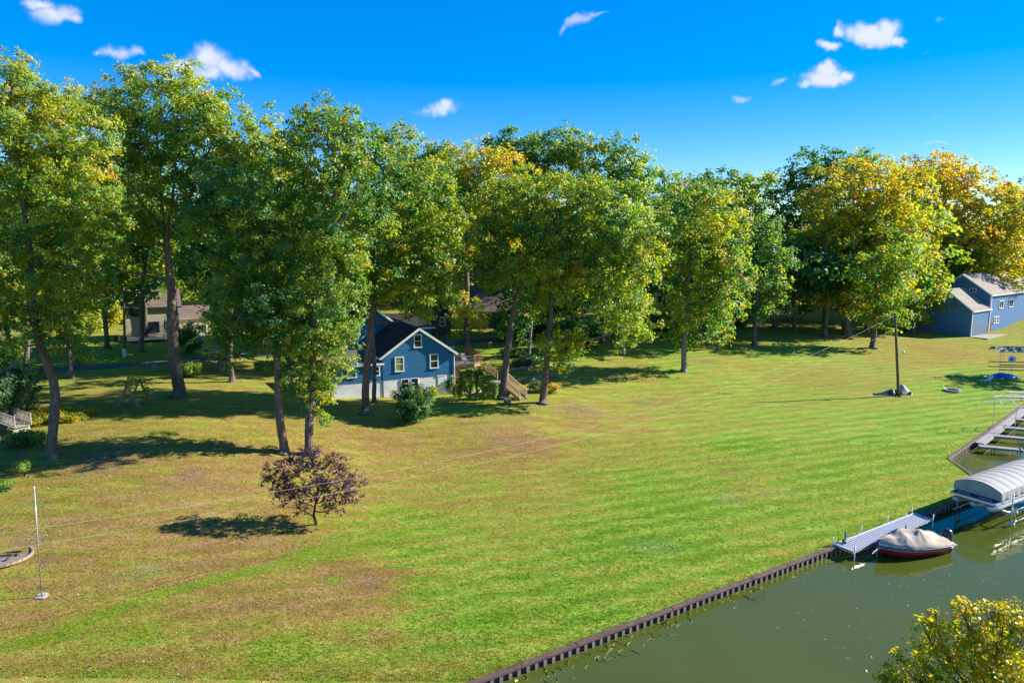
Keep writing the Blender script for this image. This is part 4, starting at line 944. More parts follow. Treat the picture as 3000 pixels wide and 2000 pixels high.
# low wing at the left with a near flat roof
flat_box(hb, 'wing_wall', BLUE, (-10.9, 3.0, 3.05), (5.4, 5.9, 1.8)); flat_box(hb, 'wing_foundation', FOUND, (-10.9, 3.03, 1.1), (5.3, 5.8, 2.1))
slab_roof(hb, [(-13.9, -.25, 4.05), (-8.22, -.25, 4.05), (-8.22, 6.2, 4.75), (-13.9, 6.2, 4.75)], shingles('faded_roll_roof', (.12, .115, .11)))
MB().bar((-13.9, -.27, 3.97), (-8.1, -.27, 3.97), .04, .2).build('fascia', WHITE, hb)
window(hb, (-8.95, .05, 3.2), .6, .9); window(hb, (-11.6, .05, 3.2), .8, .9)
# taller rear block and its right wing
gable(hb, -9.6, -3.6, 9.4, 17.5, 1.5, 6.75, 9.0, BLUE, ROOFD, 'y', .36, name='rear_wall')
window(hb, (-9.6, 11.5, 5.6), .7, 1.1, -math.pi/2); window(hb, (-9.6, 14.5, 3.2), .7, 1.1, -math.pi/2)
flat_box(hb, 'rear_wing_wall', BLUE, (-1.2, 15.0, 3.6), (5.0, 5.6, 5.0))
slab_roof(hb, [(-3.9, 11.8, 6.25), (1.7, 11.8, 6.25), (1.7, 18.2, 7.6), (-3.9, 18.2, 7.6)], ROOFD)
MB().bar((-3.9, 11.78, 6.17), (1.7, 11.78, 6.17), .04, .2).build('fascia', WHITE, hb)
window(hb, (-1.4, 12.2, 5.0), .9, 1.2)
gable(hb, .2, 3.2, 9.5, 12.0, 1.5, 3.9, 4.5, BLUE, ROOFB, 'x', .2, name='porch_wall')

# --- the wooden deck of the blue house
dk = empty('wooden_deck', HB, HB_RZ, 'cedar deck with baluster rail on the right of the blue house', 'deck')
dpoly = [(.12, .6), (2.6, .2), (3.6, .9), (4.1, 2.0), (4.1, 7.5), (.12, 7.5)]
MB().prism(dpoly, 3.02, 3.10).build('floor', DECKG, dk)
for i in range(5):
    a, b = dpoly[i], dpoly[i+1]
    if i < 4: MB().bar((*a, 2.9), (*b, 2.9), .05, .28).build('rim_board', DECK, dk)
rail(dk, [(x, y, 3.10) for x, y in dpoly[:5]], 1.0, DECK)
pm_ = MB().box((0, 0, 1.25), (.14, .14, 3.2)).mesh('support_post'); pm_.materials.append(DECK)
for x, y in [(.35, .8), (2.2, .5), (3.5, 2.0), (3.5, 5), (1.8, 4)]:
    o = link_mesh('support_post', pm_, None, dk); o.location = (x, y, .2)
flat_box(dk, 'skirt_board', DECK, (.55, .62, 1.9), (.7, .05, 1.3))
um = empty('patio_umbrella', HB+Vector((-1.5, 7.0, 3.1)), 0, 'closed navy patio umbrella on the deck', 'umbrella')
MB().tube([(0, 0, 0), (0, 0, 2.6)], .03, 8).build('pole', WHITE, um); MB().tube([(0, 0, 1.2), (0, 0, 1.4), (0, 0, 2.1), (0, 0, 2.55)], [.12, .3, .2, .04], 9).build('canopy', NAVYTRIM, um, True)
def chair(name, label, loc, rz, mat, s=1.0, cat='chair'):
    c = empty(name, loc, rz, label, cat)
    MB().box((0, 0, .42*s), (.5*s, .5*s, .05*s)).build('seat', mat, c)
    for i in range(4): MB().box(((-.18+.12*i)*s, .26*s, .75*s), (.07*s, .04*s, .6*s)).build('back_slat', mat, c)
    for sx in (-1, 1):
        for sy in (-1, 1): MB().bar((sx*.23*s, sy*.23*s, 0), (sx*.2*s, sy*.2*s, .42*s), .05*s).build('leg', mat, c)
        MB().box((sx*.27*s, 0, .62*s), (.07*s, .5*s, .04*s)).build('arm', mat, c)
    return c
chair('deck_chair', 'white slatted chair on the deck by the trunk', HB+Vector((1.0, 2.6, 3.1)), .5, WHITE)
# --- garden stair with rails
GS = P(1532, 1170); gdir = Vector((-.78, .62)); grz = math.atan2(gdir.y, gdir.x)-math.pi/2
gs = empty('garden_stair', GS, grz, 'wooden garden stair with slatted handrails below the deck', 'stair')
NS, RISE, RUN = 9, .17, .29
CED = plain('pale_cedar', (.42, .29, .16), .75, .18, 2, stretch=(1, 6, 1), bump=.2)
for i in range(NS): MB().box((0, RUN*(i+.5), RISE*(i+1)-.02), (1.15, RUN+.02, .045)).build('tread', DECKG, gs)
for s in (-1, 1):
    MB().bar((s*.6, -.1, .0), (s*.6, RUN*NS, RISE*NS-.08), .05, .26).build('stringer', CED, gs)
    a, b = Vector((s*.62, 0, .05)), Vector((s*.62, RUN*NS, RISE*NS+.05))
    MB().bar(a+Vector((0, 0, .95)), b+Vector((0, 0, .95)), .09, .06).build('handrail', CED, gs)
    MB().bar(a+Vector((0, 0, .16)), b+Vector((0, 0, .16)), .05, .06).build('bottom_rail', CED, gs)
    bme = MB().box((0, 0, .56), (.045, .045, .78)).mesh('baluster'); bme.materials.append(CED)
    for j in range(1, 20):
        o = link_mesh('baluster', bme, None, gs); o.location = a.lerp(b, j/20)
    pme = MB().box((0, 0, .5), (.1, .1, 1.15)).mesh('post'); pme.materials.append(CED)
    for t in (0, 1):
        o = link_mesh('post', pme, None, gs); o.location = a.lerp(b, t)-Vector((0, 0, .05))
MB().box((0, RUN*NS+.9, RISE*NS-.05), (1.6, 1.8, .1)).build('landing', DECKG, gs)
MB().box((0, RUN*NS+.9, RISE*NS/2-.25), (1.4, 1.6, RISE*NS+.1)).build('landing_base', DECKG, gs)
us = empty('upper_rail', GS+Vector((-3.2, 3.4, 1.5)), grz+.2, 'short upper stair rail above the garden stair', 'railing')
rail(us, [(.6, 0, 0), (.6, 1.6, .9)], .95, DECK, .14)
# patio below the deck
pt = P(1400, 1150); tag(MB().prism([(-4.0, -.6), (3.0, -1.0), (4.0, 2.5), (-4.0, 3.0)], -.5, .06).build('patio', plain('patio_stone', (.36, .27, .22), .9, .2, 2.5)), 'stone patio under the deck of the blue house', kind='structure').location = pt
TERRA = plain('terracotta', (.36, .13, .065), .8, .15)
def pot(label, loc, r, h, mat=TERRA, plant=.35):
    o = empty('flower_pot', loc, 0, label, 'flower pot')
    MB().tube([(0, 0, 0), (0, 0, .02), (0, 0, h*.8), (0, 0, h*.8+.005), (0, 0, h)], [r*.7, r*.72, r*.98, r*1.1, r*1.1], 12).build('pot', mat, o, True)
    cen = RNG.normal(0, r*.7, (26, 3)); cen[:, 2] = h+np.abs(cen[:, 2])*1.2
    Vv, Ff = leaves_np(cen, .12, 8, .12, np.zeros_like(cen)+np.array([0, 0, .5]))
    link_mesh('plant', np_mesh('plant', Vv, Ff, False, {'tint': ('FACE', np.clip(RNG.normal(plant, .12, len(Ff)), 0, 1))}), LEAF, o)
pot('terracotta pot at the foot of the garden stair', P(1489, 1160), .26, .36)
pot('terracotta pot with red blooms against the house corner', P(1342, 1150), .24, .4, plant=.85)
pot('red glazed pot beside the leaning oak', P(1457, 1158), .26, .55, plain('red_glaze', (.32, .035, .04), .3, .1))
cr = empty('planter_box', P(1487, 1180), .3, 'weathered grey wooden planter box at the oak foot', 'planter')
for z in (.1, .27, .44):
    for s in (-1, 1): MB().box((0, s*.27, z), (.62, .05, .15)).build('board', DECKG, cr); MB().box((s*.29, 0, z), (.05, .49, .15)).build('board', DECKG, cr)
MB().box((0, 0, .42), (.5, .46, .06)).build('soil', plain('soil', (.06, .045, .03), .95, .2), cr)
# netted rock edging of the terraced beds
def rock_mesh(seed):
    r = random.Random(seed); bm = bmesh.new(); bmesh.ops.create_icosphere(bm, subdivisions=1, radius=1)
    for v in bm.verts: v.co = Vector((v.co.x*r.uniform(.8, 1.15), v.co.y*r.uniform(.8, 1.15), v.co.z*r.uniform(.55, .9)))
    me = bpy.data.meshes.new('stone'); bm.to_mesh(me); bm.free(); return me
STONE = plain('fieldstone', (.27, .25, .235), .9, .3, 3)
RM = [rock_mesh(i) for i in range(6)]
for m_ in RM: m_.materials.append(STONE)
def rock_roll(label, pix, width, n, rad):
    pts = [P(u, v) for u, v in pix]; o = empty('rock_edging', pts[0], 0, label, 'stone edging')
    for i in range(n):
        t = RNG.random()*(len(pts)-1); k = int(t); q = pts[k].lerp(pts[min(k+1, len(pts)-1)], t-k)
        st = link_mesh('stone', RM[i % 6], None, o); s = rad*RNG.uniform(.7, 1.3)
        a = RNG.uniform(-1, 1); st.location = q-pts[0]+Vector((RNG.normal(0, .12), a*width*.5, width*.5*math.sqrt(max(0, 1-a*a))*RNG.uniform(.4, 1)))
        st.scale = (s, s, s); st.rotation_euler = (RNG.uniform(0, 3), RNG.uniform(0, 3), RNG.uniform(0, 3))
rock_roll('lower roll of netted stones right of the garden stair', [(1520, 1118), (1560, 1112), (1600, 1106), (1628, 1102)], .8, 95, .14)
rock_roll('upper roll of netted stones above the garden stair', [(1495, 1088), (1530, 1084), (1562, 1080)], .8, 70, .14)
rock_roll('fieldstone edging at the foot of the oak right of the stair', [(1600, 1142), (1640, 1138)], .5, 22, .13)

# --- cream two storey house with deck
CB = P(372, 1001); cr_ = math.radians(29)
ch = empty('cream_house', CB, cr_, 'cream two storey house with navy window trim behind the huge oak', 'house')
gable(ch, 0, 7.4, 0, 7.0, -.4, 5.3, 7.55, CREAM, ROOFB, 'x', .45, trim=NAVYTRIM)
flat_box(ch, 'chimney', LAV, (.2, 4.0, 7.2), (.7, .9, 1.6))
window(ch, (1.15, 0, 4.45), 1.15, 1.15, trim=NAVYTRIM, sash='H'); window(ch, (6.6, 0, 4.45), 1.15, 1.15, trim=NAVYTRIM, sash='H')
w_ = window(ch, (3.3, 0, 2.05), 2.3, 1.45, trim=NAVYTRIM, sash='HV'); window(ch, (6.4, 0, 2.05), 1.5, 1.45, trim=NAVYTRIM, sash='HVG')
cd = empty('low_deck', CB, cr_, 'long low deck along the front of the cream house', 'deck')
MB().box((3.9, -1.05, .62), (7.6, 2.0, .12)).build('floor', DECKG, cd)
MB().box((3.9, -2.1, .5), (7.6, .06, .3)).build('rim_board', WHITE, cd)
for i in range(6): MB().box((.4+i*1.4, -1.9, .25), (.14, .14, .7)).build('support_post', NAVYTRIM, cd)
MB().bar((.2, -2.1, 1.0), (7.6, -2.1, 1.0), .06, .07).build('top_rail', NAVYTRIM, cd)
for i in range(7): MB().box((.3+i*1.2, -2.1, .75), (.07, .07, .5)).build('post', NAVYTRIM, cd)
um2 = empty('patio_umbrella', Matrix.Rotation(cr_, 3, 'Z') @ Vector((5.3, -1.2, .68))+CB, 0, 'closed teal umbrella on the cream house deck', 'umbrella')
MB().tube([(0, 0, 0), (0, 0, 2.8)], .03, 8).build('pole', DECKG, um2); MB().tube([(0, 0, 1.1), (0, 0, 1.3), (0, 0, 2.2), (0, 0, 2.75)], [.1, .22, .15, .03], 9).build('canopy', plain('teal_canvas', (.03, .10, .12), .8, .1), um2, True)
for lab, dx in (('black wheelie bin beside the deck of the cream house', -.9),):
    b = empty('wheelie_bin', CB+Vector((dx, -1, .05)), .2, lab, 'bin')
    MB().prism([(-.28, -.3), (.28, -.3), (.32, .33), (-.32, .33)], .08, 1.0).build('body', plain('black_plastic', (.02, .02, .022), .5, .1), b); MB().box((0, .02, 1.04), (.7, .76, .08)).build('lid', MATS['black_plastic'], b)
    for s in (-1, 1): MB().tube([(s*.3, .3, .12), (s*.36, .3, .12)], .12, 12).build('wheel', MATS['black_plastic'], b)
GB = P(526, 976); ga = empty('garage', GB, cr_, 'tan garage with brown roof right of the cream house', 'garage')
gable(ga, 0, 5.0, 0, 6, -.3, 2.6, 4.2, TAN, ROOFB, 'x', .4, trim=TAN)
flat_box(ga, 'garage_door', plain('beige_door', (.46, .42, .33), .6, .06, 1, stretch=(.2, 1, 8)), (2.1, -.03, 1.1), (2.9, .06, 2.2)); flat_box(ga, 'side_post', WHITE, (4.2, -.05, 1.2), (.12, .1, 2.5))
# --- navy house at the right
NB = P(2842, 986); nrz = math.atan2(.60, .80)
nh = empty('navy_house', NB, nrz, 'steel blue house with grey roof and lower garage wing at right', 'house')
gable(nh, 0, 8.6, 0, 9.2, -.5, 4.9, 8.6, NAVY, ROOFG, 'x', .32)
for i in range(9): flat_box(nh, 'lower_board', NAVY2, (4.1, -.035-.006*(i % 2), .16+i*.245), (7.9, .07, .225))
flat_box(nh, 'corner_board', WHITE, (.05, -.05, 2.4), (.16, .14, 4.9)); flat_box(nh, 'corner_board', WHITE, (8.62, -.04, 3.6), (.2, .2, 7.6))
gable(nh, 8.62, 36, .12, 10.2, -.5, 7.6, 11.2, NAVY, ROOFG, 'x', .4, name='main_wall')
window(nh, (8.62, 3.2, 8.2), .95, .6, -math.pi/2, sash='V')
window(nh, (14.6, .12, 5.3), 1.9, 1.35, sash='V', fw=.14); window(nh, (20, .12, 5.3), 1.9, 1.35, sash='V', fw=.14)
window(nh, (11.9, .12, 2.35), 1.0, 1.1, fw=.14); window(nh, (13.3, .12, 2.35), 1.0, 1.1, fw=.14)
d = flat_box(nh, 'door', plain('maroon_door', (.20, .015, .03), .5, .1), (9.75, .06, 1.15), (.92, .08, 2.1)); flat_box(d, 'frame', WHITE, (9.2, .05, 1.2), (.14, .1, 2.3))
ps = empty('concrete_patio', NB, nrz, 'concrete patio and steps below the navy house', 'patio')
CONC = plain('patio_concrete', (.33, .29, .25), .9, .18, 1.2, bump=.2)
MB().box((4.5, -1.6, -.20), (10.5, 3.0, .5)).build('slab', CONC, ps); MB().box((11.3, -1.8, -.16), (3.0, 2.6, .45)).build('slab', CONC, ps)
for i in range(6): MB().box((9.6+i*.55, -3.6-i*.75, -.18-.11*i), (2.4, .8, .16)).build('step', CONC, ps)
bh = empty('brick_house', P(2966, 917), .35, 'brown brick house with white base cut by the right edge', 'house')
gable(bh, 0, 10, 0, 9, 2.2, 5.0, 7.3, BRICK, ROOFG, 'x', .5); flat_box(bh, 'foundation', FOUND, (5, 4.5, .9), (9.9, 8.9, 2.7)); window(bh, (4, 0, 3.7), 1.6, 1.2, sash='V')
# --- houses behind
gb = P(1238, 985); g2 = empty('slate_garage', Vector((gb.x, gb.y, gb.z)), math.radians(10), 'slate blue outbuilding with a white framed window behind the blue house', 'garage')
gable(g2, .2, 4.6, 0, 6, -.3, 3.4, 5.2, SLATE, ROOFD, 'x', .35); window(g2, (3.4, 0, 2.4), .8, 1.2)
th = empty('tan_house', P(1345, 962), math.radians(5), 'tan house with brown roof seen between the trunks behind the deck', 'house')
gable(th, 0, 10.5, 0, 9, -.3, 3.4, 7.4, TAN, ROOFB, 'x', .5); window(th, (2.2, 0, 2.0), 1.0, 1.3); window(th, (7.4, 0, 2.0), 1.0, 1.3); window(th, (4.8, 0, 2.0), 1.6, 1.3, sash='V')
lh = empty('lavender_house', P(1935, 925)+Vector((0, 12, 0)), math.radians(-12), 'pale lavender house glimpsed between trees beyond the lane', 'house')
gable(lh, 0, 7, 0, 8, -.5, 4.6, 7.0, LAV, ROOFG, 'y', .4); window(lh, (2.2, 0, 2.6), .8, 1.7, trim=WHITE); window(lh, (5.0, 0, 2.6), .8, 1.7)
lh2 = empty('white_house', P(1735, 925)+Vector((0, 8, 0)), math.radians(4), 'white cottage almost hidden behind the black shaded trunk', 'house')
gable(lh2, 0, 6, 0, 7, -.5, 3.2, 5.2, plain('cottage_white', (.62, .60, .58), .6, .06), ROOFB, 'y', .4); window(lh2, (1.6, 0, 1.8), .8, 1.2); window(lh2, (4.2, 0, 1.8), .8, 1.2)
# ------------------------------------------------------------------ dock and boats
ALU = plain('aluminium', (.62, .63, .65), .38, .08, 4, metal=.55)
ALUD = plain('deck_slats', (.42, .45, .52), .5, .1, 4, metal=.2)
DARK = MATS['dark_metal']
dA, dC = atZ(2442, 1594, .12), atZ(2676, 1503, .12); ddir = (dC-dA).xy; DL = ddir.length; drz = math.atan2(ddir.y, ddir.x); DW = 1.28
dock = empty('dock', dA, drz, 'silver aluminium dock with slatted deck alongside the seawall', 'dock')
sl = MB().box((0, -DW/2, 0), (.165, DW-.10, .035)).mesh('slat'); sl.materials.append(ALUD)
ns = int(DL/.25)
for i in range(ns):
    o = link_mesh('slat', sl, None, dock); o.location = (.08+(DL-.16)*(i+.5)/ns, 0, 0)
for y in (-.025, -DW+.025): MB().box((DL/2, y, -.03), (DL, .05, .17)).build('side_rail', ALU, dock)
for x in (.025, DL-.025): MB().box((x, -DW/2, -.03), (.05, DW-.1, .16)).build('end_rail', ALU, dock)
for i in range(4): MB().tube([(DL*i/3*.985+.04, .06, -1.4), (DL*i/3*.985+.04, .06, .46)], .035, 8).build('leg', WHITE, dock, True)
for x in (.06, DL-.1): MB().tube([(x, -DW-.06, -2.2), (x, -DW-.06, .42)], .035, 8).build('leg', ALU, dock, True)
MB().tube([(DL*.36, -DW-.06, 0), (DL*.36, -DW-.05, .42)], [.04, .02], 7).build('mooring_post', DARK, dock); MB().tube([(DL*.62, -DW-.06, 0), (DL*.62, -DW-.05, .48)], [.07, .02], 7).build('mooring_post', DARK, dock)
MB().box((DL*.55, -DW-.07, .03), (1.1, .14, .10)).build('bumper', WHITE, dock)

def runabout():
    b0, s0 = atZ(2572, 1630, WZ), atZ(2752, 1603, WZ); d = (b0-s0).xy; L = 4.85; rz = math.atan2(d.y, d.x)
    o = empty('motor_boat', s0, rz, 'small red and white motor boat under a taupe canvas cover', 'boat')
    st = [0, .08, .2, .35, .5, .63, .75, .85, .93, .98, 1.0]
    hb_ = lambda t: 1.02*max(0, 1-max(0, (t-.42)/.58)**2.4)**.9*(.93+.07*min(1, t/.2)) + .012
    sheer = lambda t: .74+.05*t+.16*t*t
    chz = lambda t: .02+.34*max(0, (t-.45)/.55)**2; kz = lambda t: -.22+.55*max(0, (t-.6)/.4)**2.2
    rub = lambda t: sheer(t)-.20
    def ring(t, lo):
        x = t*L; h = hb_(t); c = h*(.86-.25*max(0, t-.6)); out = []
        if lo:
            for s in (-1, 1):
                pts = [(x, s*h, rub(t)), (x-.02*t, s*(c*.55+h*.45), (rub(t)+chz(t))/2), (x-.05*t, s*c, chz(t)), (x-.10*t, s*c*.5, (chz(t)+kz(t))/2)]
                out += pts if s < 0 else [(x-.13*t, 0, kz(t))]+pts[::-1]
        return out
    m = MB().grid([ring(t, 1) for t in st]); m.f.append(tuple(range(len(ring(0, 1)))))
    m.build('hull', plain('red_gelcoat', (.42, .022, .035), .22, .05, spec=.6), o, True)
    up = MB()
    for s in (-1, 1): up.grid([[(t*L, s*hb_(t), rub(t)), (t*L, s*(hb_(t)+.05), rub(t)+.06), (t*L, s*(hb_(t)+.04), sheer(t)-.02), (t*L, s*(hb_(t)-.10), sheer(t)+.02)] for t in st])
    up.add([(0, -hb_(0), rub(0)), (0, hb_(0), rub(0)), (0, hb_(0)-.1, sheer(0)), (0, -hb_(0)+.1, sheer(0))], [(0, 1, 2, 3)])
    up.build('gunwale', plain('grey_gelcoat', (.55, .56, .58), .25, .05, spec=.6), o, True)
    for s in (-1, 1): MB().tube([(t*L, s*(hb_(t)+.055), rub(t)+.03) for t in st], .032, 6).build('rub_rail', plain('slate_rubber', (.12, .14, .18), .5, .1), o, True)
    MB().tube([(t*L, s*(hb_(t)+.01), rub(t)-.10) for s in (1,) for t in st], .018, 5).build('stripe', plain('stripe_white', (.7, .66, .62), .3, .05), o, True)
    # canvas cover drawn over poles: two peaks amidships, taut folds
    def cov(t, s):
        b = hb_(t)+.035; x = t*L; y = s*b
        e = max(0, 1-abs(s)**2.2)
        body = .16+.30*math.exp(-((t-.47)/.24)**2)+.14*math.exp(-((t-.80)/.16)**2)
        z = sheer(t)+.03+e*body*.85
        for (pt, ps, ph, rr) in ((.42, .30, .42, 1.0), (.60, -.38, .34, .8), (.66, .40, .26, .7), (.22, .0, .16, .7), (.86, .0, .10, .6)):
            r = math.hypot((t-pt)*L, (s-ps)*b); an = math.atan2((s-ps)*b, (t-pt)*L)
            z += ph*max(0, 1-r/rr)**1.15*(1+.16*math.sin(7*an+pt*9)*min(1, r/.3))
        z += .018*math.sin(13*t+9*s)*e+.014*math.sin(31*s+6*t)*abs(s)
        z -= .05*abs(s)**6
        return (x, y, z)
    T = [.03+.965*i/44 for i in range(45)]; S = [-1+2*j/28 for j in range(29)]
    rows = [[cov(t, s) for s in S] for t in T]
    for r in rows:      # skirt over the gunwale
        a, b = r[0], r[-1]; r.insert(0, (a[0], a[1]*1.03, a[2]-.13)); r.append((b[0], b[1]*1.03, b[2]-.13))
    MB().grid(rows).build('cover', plain('taupe_canvas', (.42, .345, .27), .85, .16, 2.2, bump=.25, bscale=9), o, True)
    eng = MB().tube([(-.36, .12, .45), (-.36, .12, .6), (-.38, .12, .98), (-.40, .12, 1.18), (-.40, .12, 1.26)], [.22, .30, .33, .26, .08], 12).build('outboard_motor', plain('black_cowl', (.025, .035, .05), .25, .1, spec=.6), o, True)
    MB().bar((-.34, .12, .5), (-.30, .12, -.5), .12, .16).build('leg', DARK, eng)
    for s in (-1, 1): MB().box((-.14, s*.72, .52), (.34, .46, .10)).build('swim_platform', MATS['grey_gelcoat'], o)
    MB().tube([(L*.97, .1, .62), (L*1.05+.5, .55, .72), (L*1.05+1.1, 1.0, .82)], .012, 5).build('mooring_line', WHITE, o)
    MB().tube([(L+.02, 0, .62), (L+.10, 0, .35), (L-.05, 0, -.1)], [.03, .035, .03], 6).build('bow_eye', ALU, o)
runabout()

def pontoon():
    cn = atY(2935, 1445, 44.0); rz = math.atan2(wd.y, wd.x); L = 8.6; W_ = 2.95
    base = Vector((cn.x, cn.y, WZ)); z0 = cn.z-WZ
    o = empty('pontoon_boat', base, rz, 'raised pontoon boat under a ribbed grey cover at right edge', 'boat')
    COV = plain('grey_cover', (.34, .33, .325), .8, .08, 1.2, bump=.15, bscale=6)
    top = lambda y: z0+.44*(1-((y-W_/2)/(W_/2))**2)
    nx = 46; ny = 18
    rows = [[(L*i/nx, W_*j/ny, top(W_*j/ny)+.020*(abs(((i/nx*9) % 1)-.5)*2-.5)*(1-(2*j/ny-1)**4)) for j in range(ny+1)] for i in range(nx+1)]
    MB().grid(rows).build('cover_top', COV, o, True)
    sk = MB(); zb = z0-.56
    for y, s in ((0, -1), (W_, 1)): sk.grid([[(L*i/40, y+s*.0, z0), (L*i/40, y+s*(.03+.03*math.sin(i*1.9)), z0-.3), (L*i/40, y+s*(.02+.05*math.sin(i*1.3)), zb+.05*math.sin(i*.9))] for i in range(41)])
    sk.grid([[(0, W_*j/20, z0-.004), (-.02+.02*math.sin(j*1.1), W_*j/20, z0-.3), (-.02+.015*math.sin(j*2.1), W_*j/20, zb)] for j in range(21)])
    sk.build('cover_skirt', COV, o, True)
    arch = [(0, W_*j/ny, top(W_*j/ny)-.02) for j in range(ny+1)]; MB().add(arch+[(0, W_/2, z0-.004)], [(j, j+1, ny+1) for j in range(ny)]+[(0, ny+1, ny)]).build('cover_end', COV, o)
    for i in range(1, 10): MB().tube([(L*(i-.5)/9, W_*j/12, top(W_*j/12)+.002) for j in range(13)], .016, 5).build('cover_rib', COV, o, True)
    dz = zb-.16
    MB().box((L/2-.15, W_/2, dz), (L+.9, W_-.1, .12)).build('deck', plain('grey_carpet', (.12, .13, .14), .9, .1), o)
    for y in (.03, W_-.03): MB().box((L/2-.15, y, dz), (L+.9, .06, .16)).build('deck_trim', ALU, o)
    MB().box((-.62, W_/2, dz), (.06, W_-.06, .15)).build('deck_trim', ALU, o)
    for y in (.75, 2.1): MB().tube([(-.45, y-.35, dz+.06), (-.45, y-.35, dz+.2), (-.45, y+.35, dz+.2), (-.45, y+.35, dz+.06)], .02, 6).build('cleat_rail', ALU, o)
    for y in (.42, W_/2, W_-.42):
        p = MB().tube([(-.75, y, dz-.30), (-.55, y, dz-.36), (-.1, y, dz-.38), (.4, y, dz-.38), (L, y, dz-.38)], [.06, .2, .31, .32, .32], 16).build('pontoon', ALU, o, True)
        MB().box((L/2, y, dz-.10), (L, .14, .10)).build('bracket', ALU, p)
    # the lift that carries it
    l = empty('boat_lift', base, rz, 'tubular lift frame holding the pontoon boat above the water', 'boat lift')
    for x in (1.05, 6.5):
        for y in (-.28, W_+.2):
            p = MB().tube([(x, y, -1.0), (x, y, dz+.55)], .045, 8).build('post', ALU, l, True)
            MB().tube([(x, y, dz-.35), (x+.75, y, .25)], .03, 6).build('brace', ALU, p, True); MB().tube([(x, y, dz-.35), (x-.02, y+.0, .2)], .03, 6).build('brace', ALU, p, True)
            MB().tube([(x+.75, y, .25), (x, y, -.5)], .03, 6).build('brace', ALU, p, True)
        MB().tube([(x, -.28, dz-.80), (x, W_+.2, dz-.80)], .06, 8).build('cross_beam', ALU, l, True)
    for y in (-.28, W_+.2):
        MB().tube([(.5, y, .15), (7.5, y, .15)], .05, 8).build('bottom_rail', ALU, l, True); MB().tube([(.3, y, dz-.72), (7.5, y, dz-.72)], .04, 8).build('side_rail', ALU, l, True)
pontoon()

# boardwalk and finger docks at the right
WOOD = plain('grey_planks', (.30, .285, .27), .85, .22, 3, stretch=(1, 8, 1), bump=.25)
bw0 = atZ(2856, 1296, .1).xy; bw = empty('boardwalk', (bw0.x, bw0.y, .12), math.atan2(d3.y, d3.x), 'grey plank boardwalk along the seawall at right edge', 'boardwalk')
plk = MB().box((0, -.36, 0), (.27, .72, .05)).mesh('plank'); plk.materials.append(WOOD)
for i in range(70):
    o = link_mesh('plank', plk, None, bw); o.location = (.15+i*.285, 0, 0); o.rotation_euler = (0, 0, RNG.normal(0, .008))
MB().box((10, -.74, -.08), (20, .05, .16)).build('edge_board', WOOD, bw)
fd = Vector((.93, -.37)); frz = math.atan2(fd.y, fd.x)
for k, (u, v, L, lab) in enumerate([(2868, 1306, 3.3, 'short grey finger dock nearest the seawall corner'), (2912, 1276, 8, 'second grey finger dock from the seawall corner'), (2944, 1252, 8, 'third grey finger dock from the seawall corner'), (2974, 1228, 8, 'farthest grey finger dock by the canopy frame')]):
    q = atZ(u, v, .1); f = empty('finger_dock', q, frz, lab, 'dock', 'finger docks')
    pm = MB().box((0, 0, 0), (.26, .72, .05)).mesh('plank'); pm.materials.append(WOOD); n = int(L/.28)
    for i in range(n):
        o = link_mesh('plank', pm, None, f); o.location = (.14+i*.28, 0, .03)
    for s in (-1, 1): MB().box((L/2, s*.39, -.02), (L, .05, .2)).build('side_board', WOOD, f)
    MB().box((L+.03, 0, -.02), (.05, .83, .2)).build('end_board', WHITE if k == 0 else WOOD, f)
    for x in (L*.35, L*.95):
        for s in (-1, 1): MB().tube([(x, s*.45, -2.0), (x, s*.45, .12)], .05, 7).build('pile', WOOD, f)
fs = atZ(2840, 1338, -.5); tag(MB().box((0, 0, 0), (.5, .16, .16), Matrix.Rotation(-1.0, 3, 'Z') @ Matrix.Rotation(.5, 3, 'X')).build('dock_float', WHITE), 'white float standing in the water near the jog', 'float').location = fs
# bare canopy frame over a berth
def canopy_frame(label, A, rz, L, W_, h, rise, n, cover=None, rails=()):
    o = empty('boat_lift', A, rz, label, 'boat lift')
    arc = lambda x: [(x, W_*j/10, h+rise*(1-(2*j/10-1)**2)) for j in range(11)]
    for i in range(n): MB().tube(arc(L*i/(n-1)), .024, 6).build('bow', WHITE, o, True)
    for y in (0, W_): MB().tube([(0, y, h), (L, y, h)], .035, 6).build('top_rail', ALU, o)
    MB().tube([(0, W_/2, h+rise), (L, W_/2, h+rise)], .025, 6).build('ridge_pole', ALU, o)
    for x in (.2*L, .85*L):
        for y in (0, W_): MB().tube([(x, y, -1.0), (x, y, h)], .03, 7).build('post', ALU, o)
    for z in rails:
        for y in (0, W_): MB().box((L/2, y, z), (L*.95, .08, .12)).build('side_rail', plain('dark_beam', (.06, .07, .07), .6, .2), o)
    if cover:
        for i in range(n-1):
            MB().grid([[(x, y, z+.04) for (x, y, z) in arc(L*(i+.08)/(n-1))], [(x, y, z+.04) for (x, y, z) in arc(L*(i+.8)/(n-1))]]).build('cover_strip', cover, o, True)
    return o
q = atY(2941, 1188, 66); canopy_frame('bare white canopy frame above the finger docks', (q.x, q.y, 0), .15, 7.5, 2.6, q.z-.15, .75, 6)
q = P(2962, 1108); cf = canopy_frame('stored boat lift with torn grey canopy beside the blue tarp', (q.x-2.0, q.y, q.z), -.12, 9, 2.8, 3.7, .6, 9, plain('torn_canvas', (.24, .24, .22), .8, .2), (1.2, 1.9))
wl = MB().tube([(1.7, -.12, 2.75), (1.7, -.02, 2.75)], .5, 18).build('lift_wheel', plain('wheel_white', (.6, .66, .72), .4, .1), cf); MB().tube([(1.6, -.2, 2.75), (1.6, -.1, 2.75)], .2, 12).build('hub', plain('hub_blue', (.02, .12, .35), .4, .1), wl)
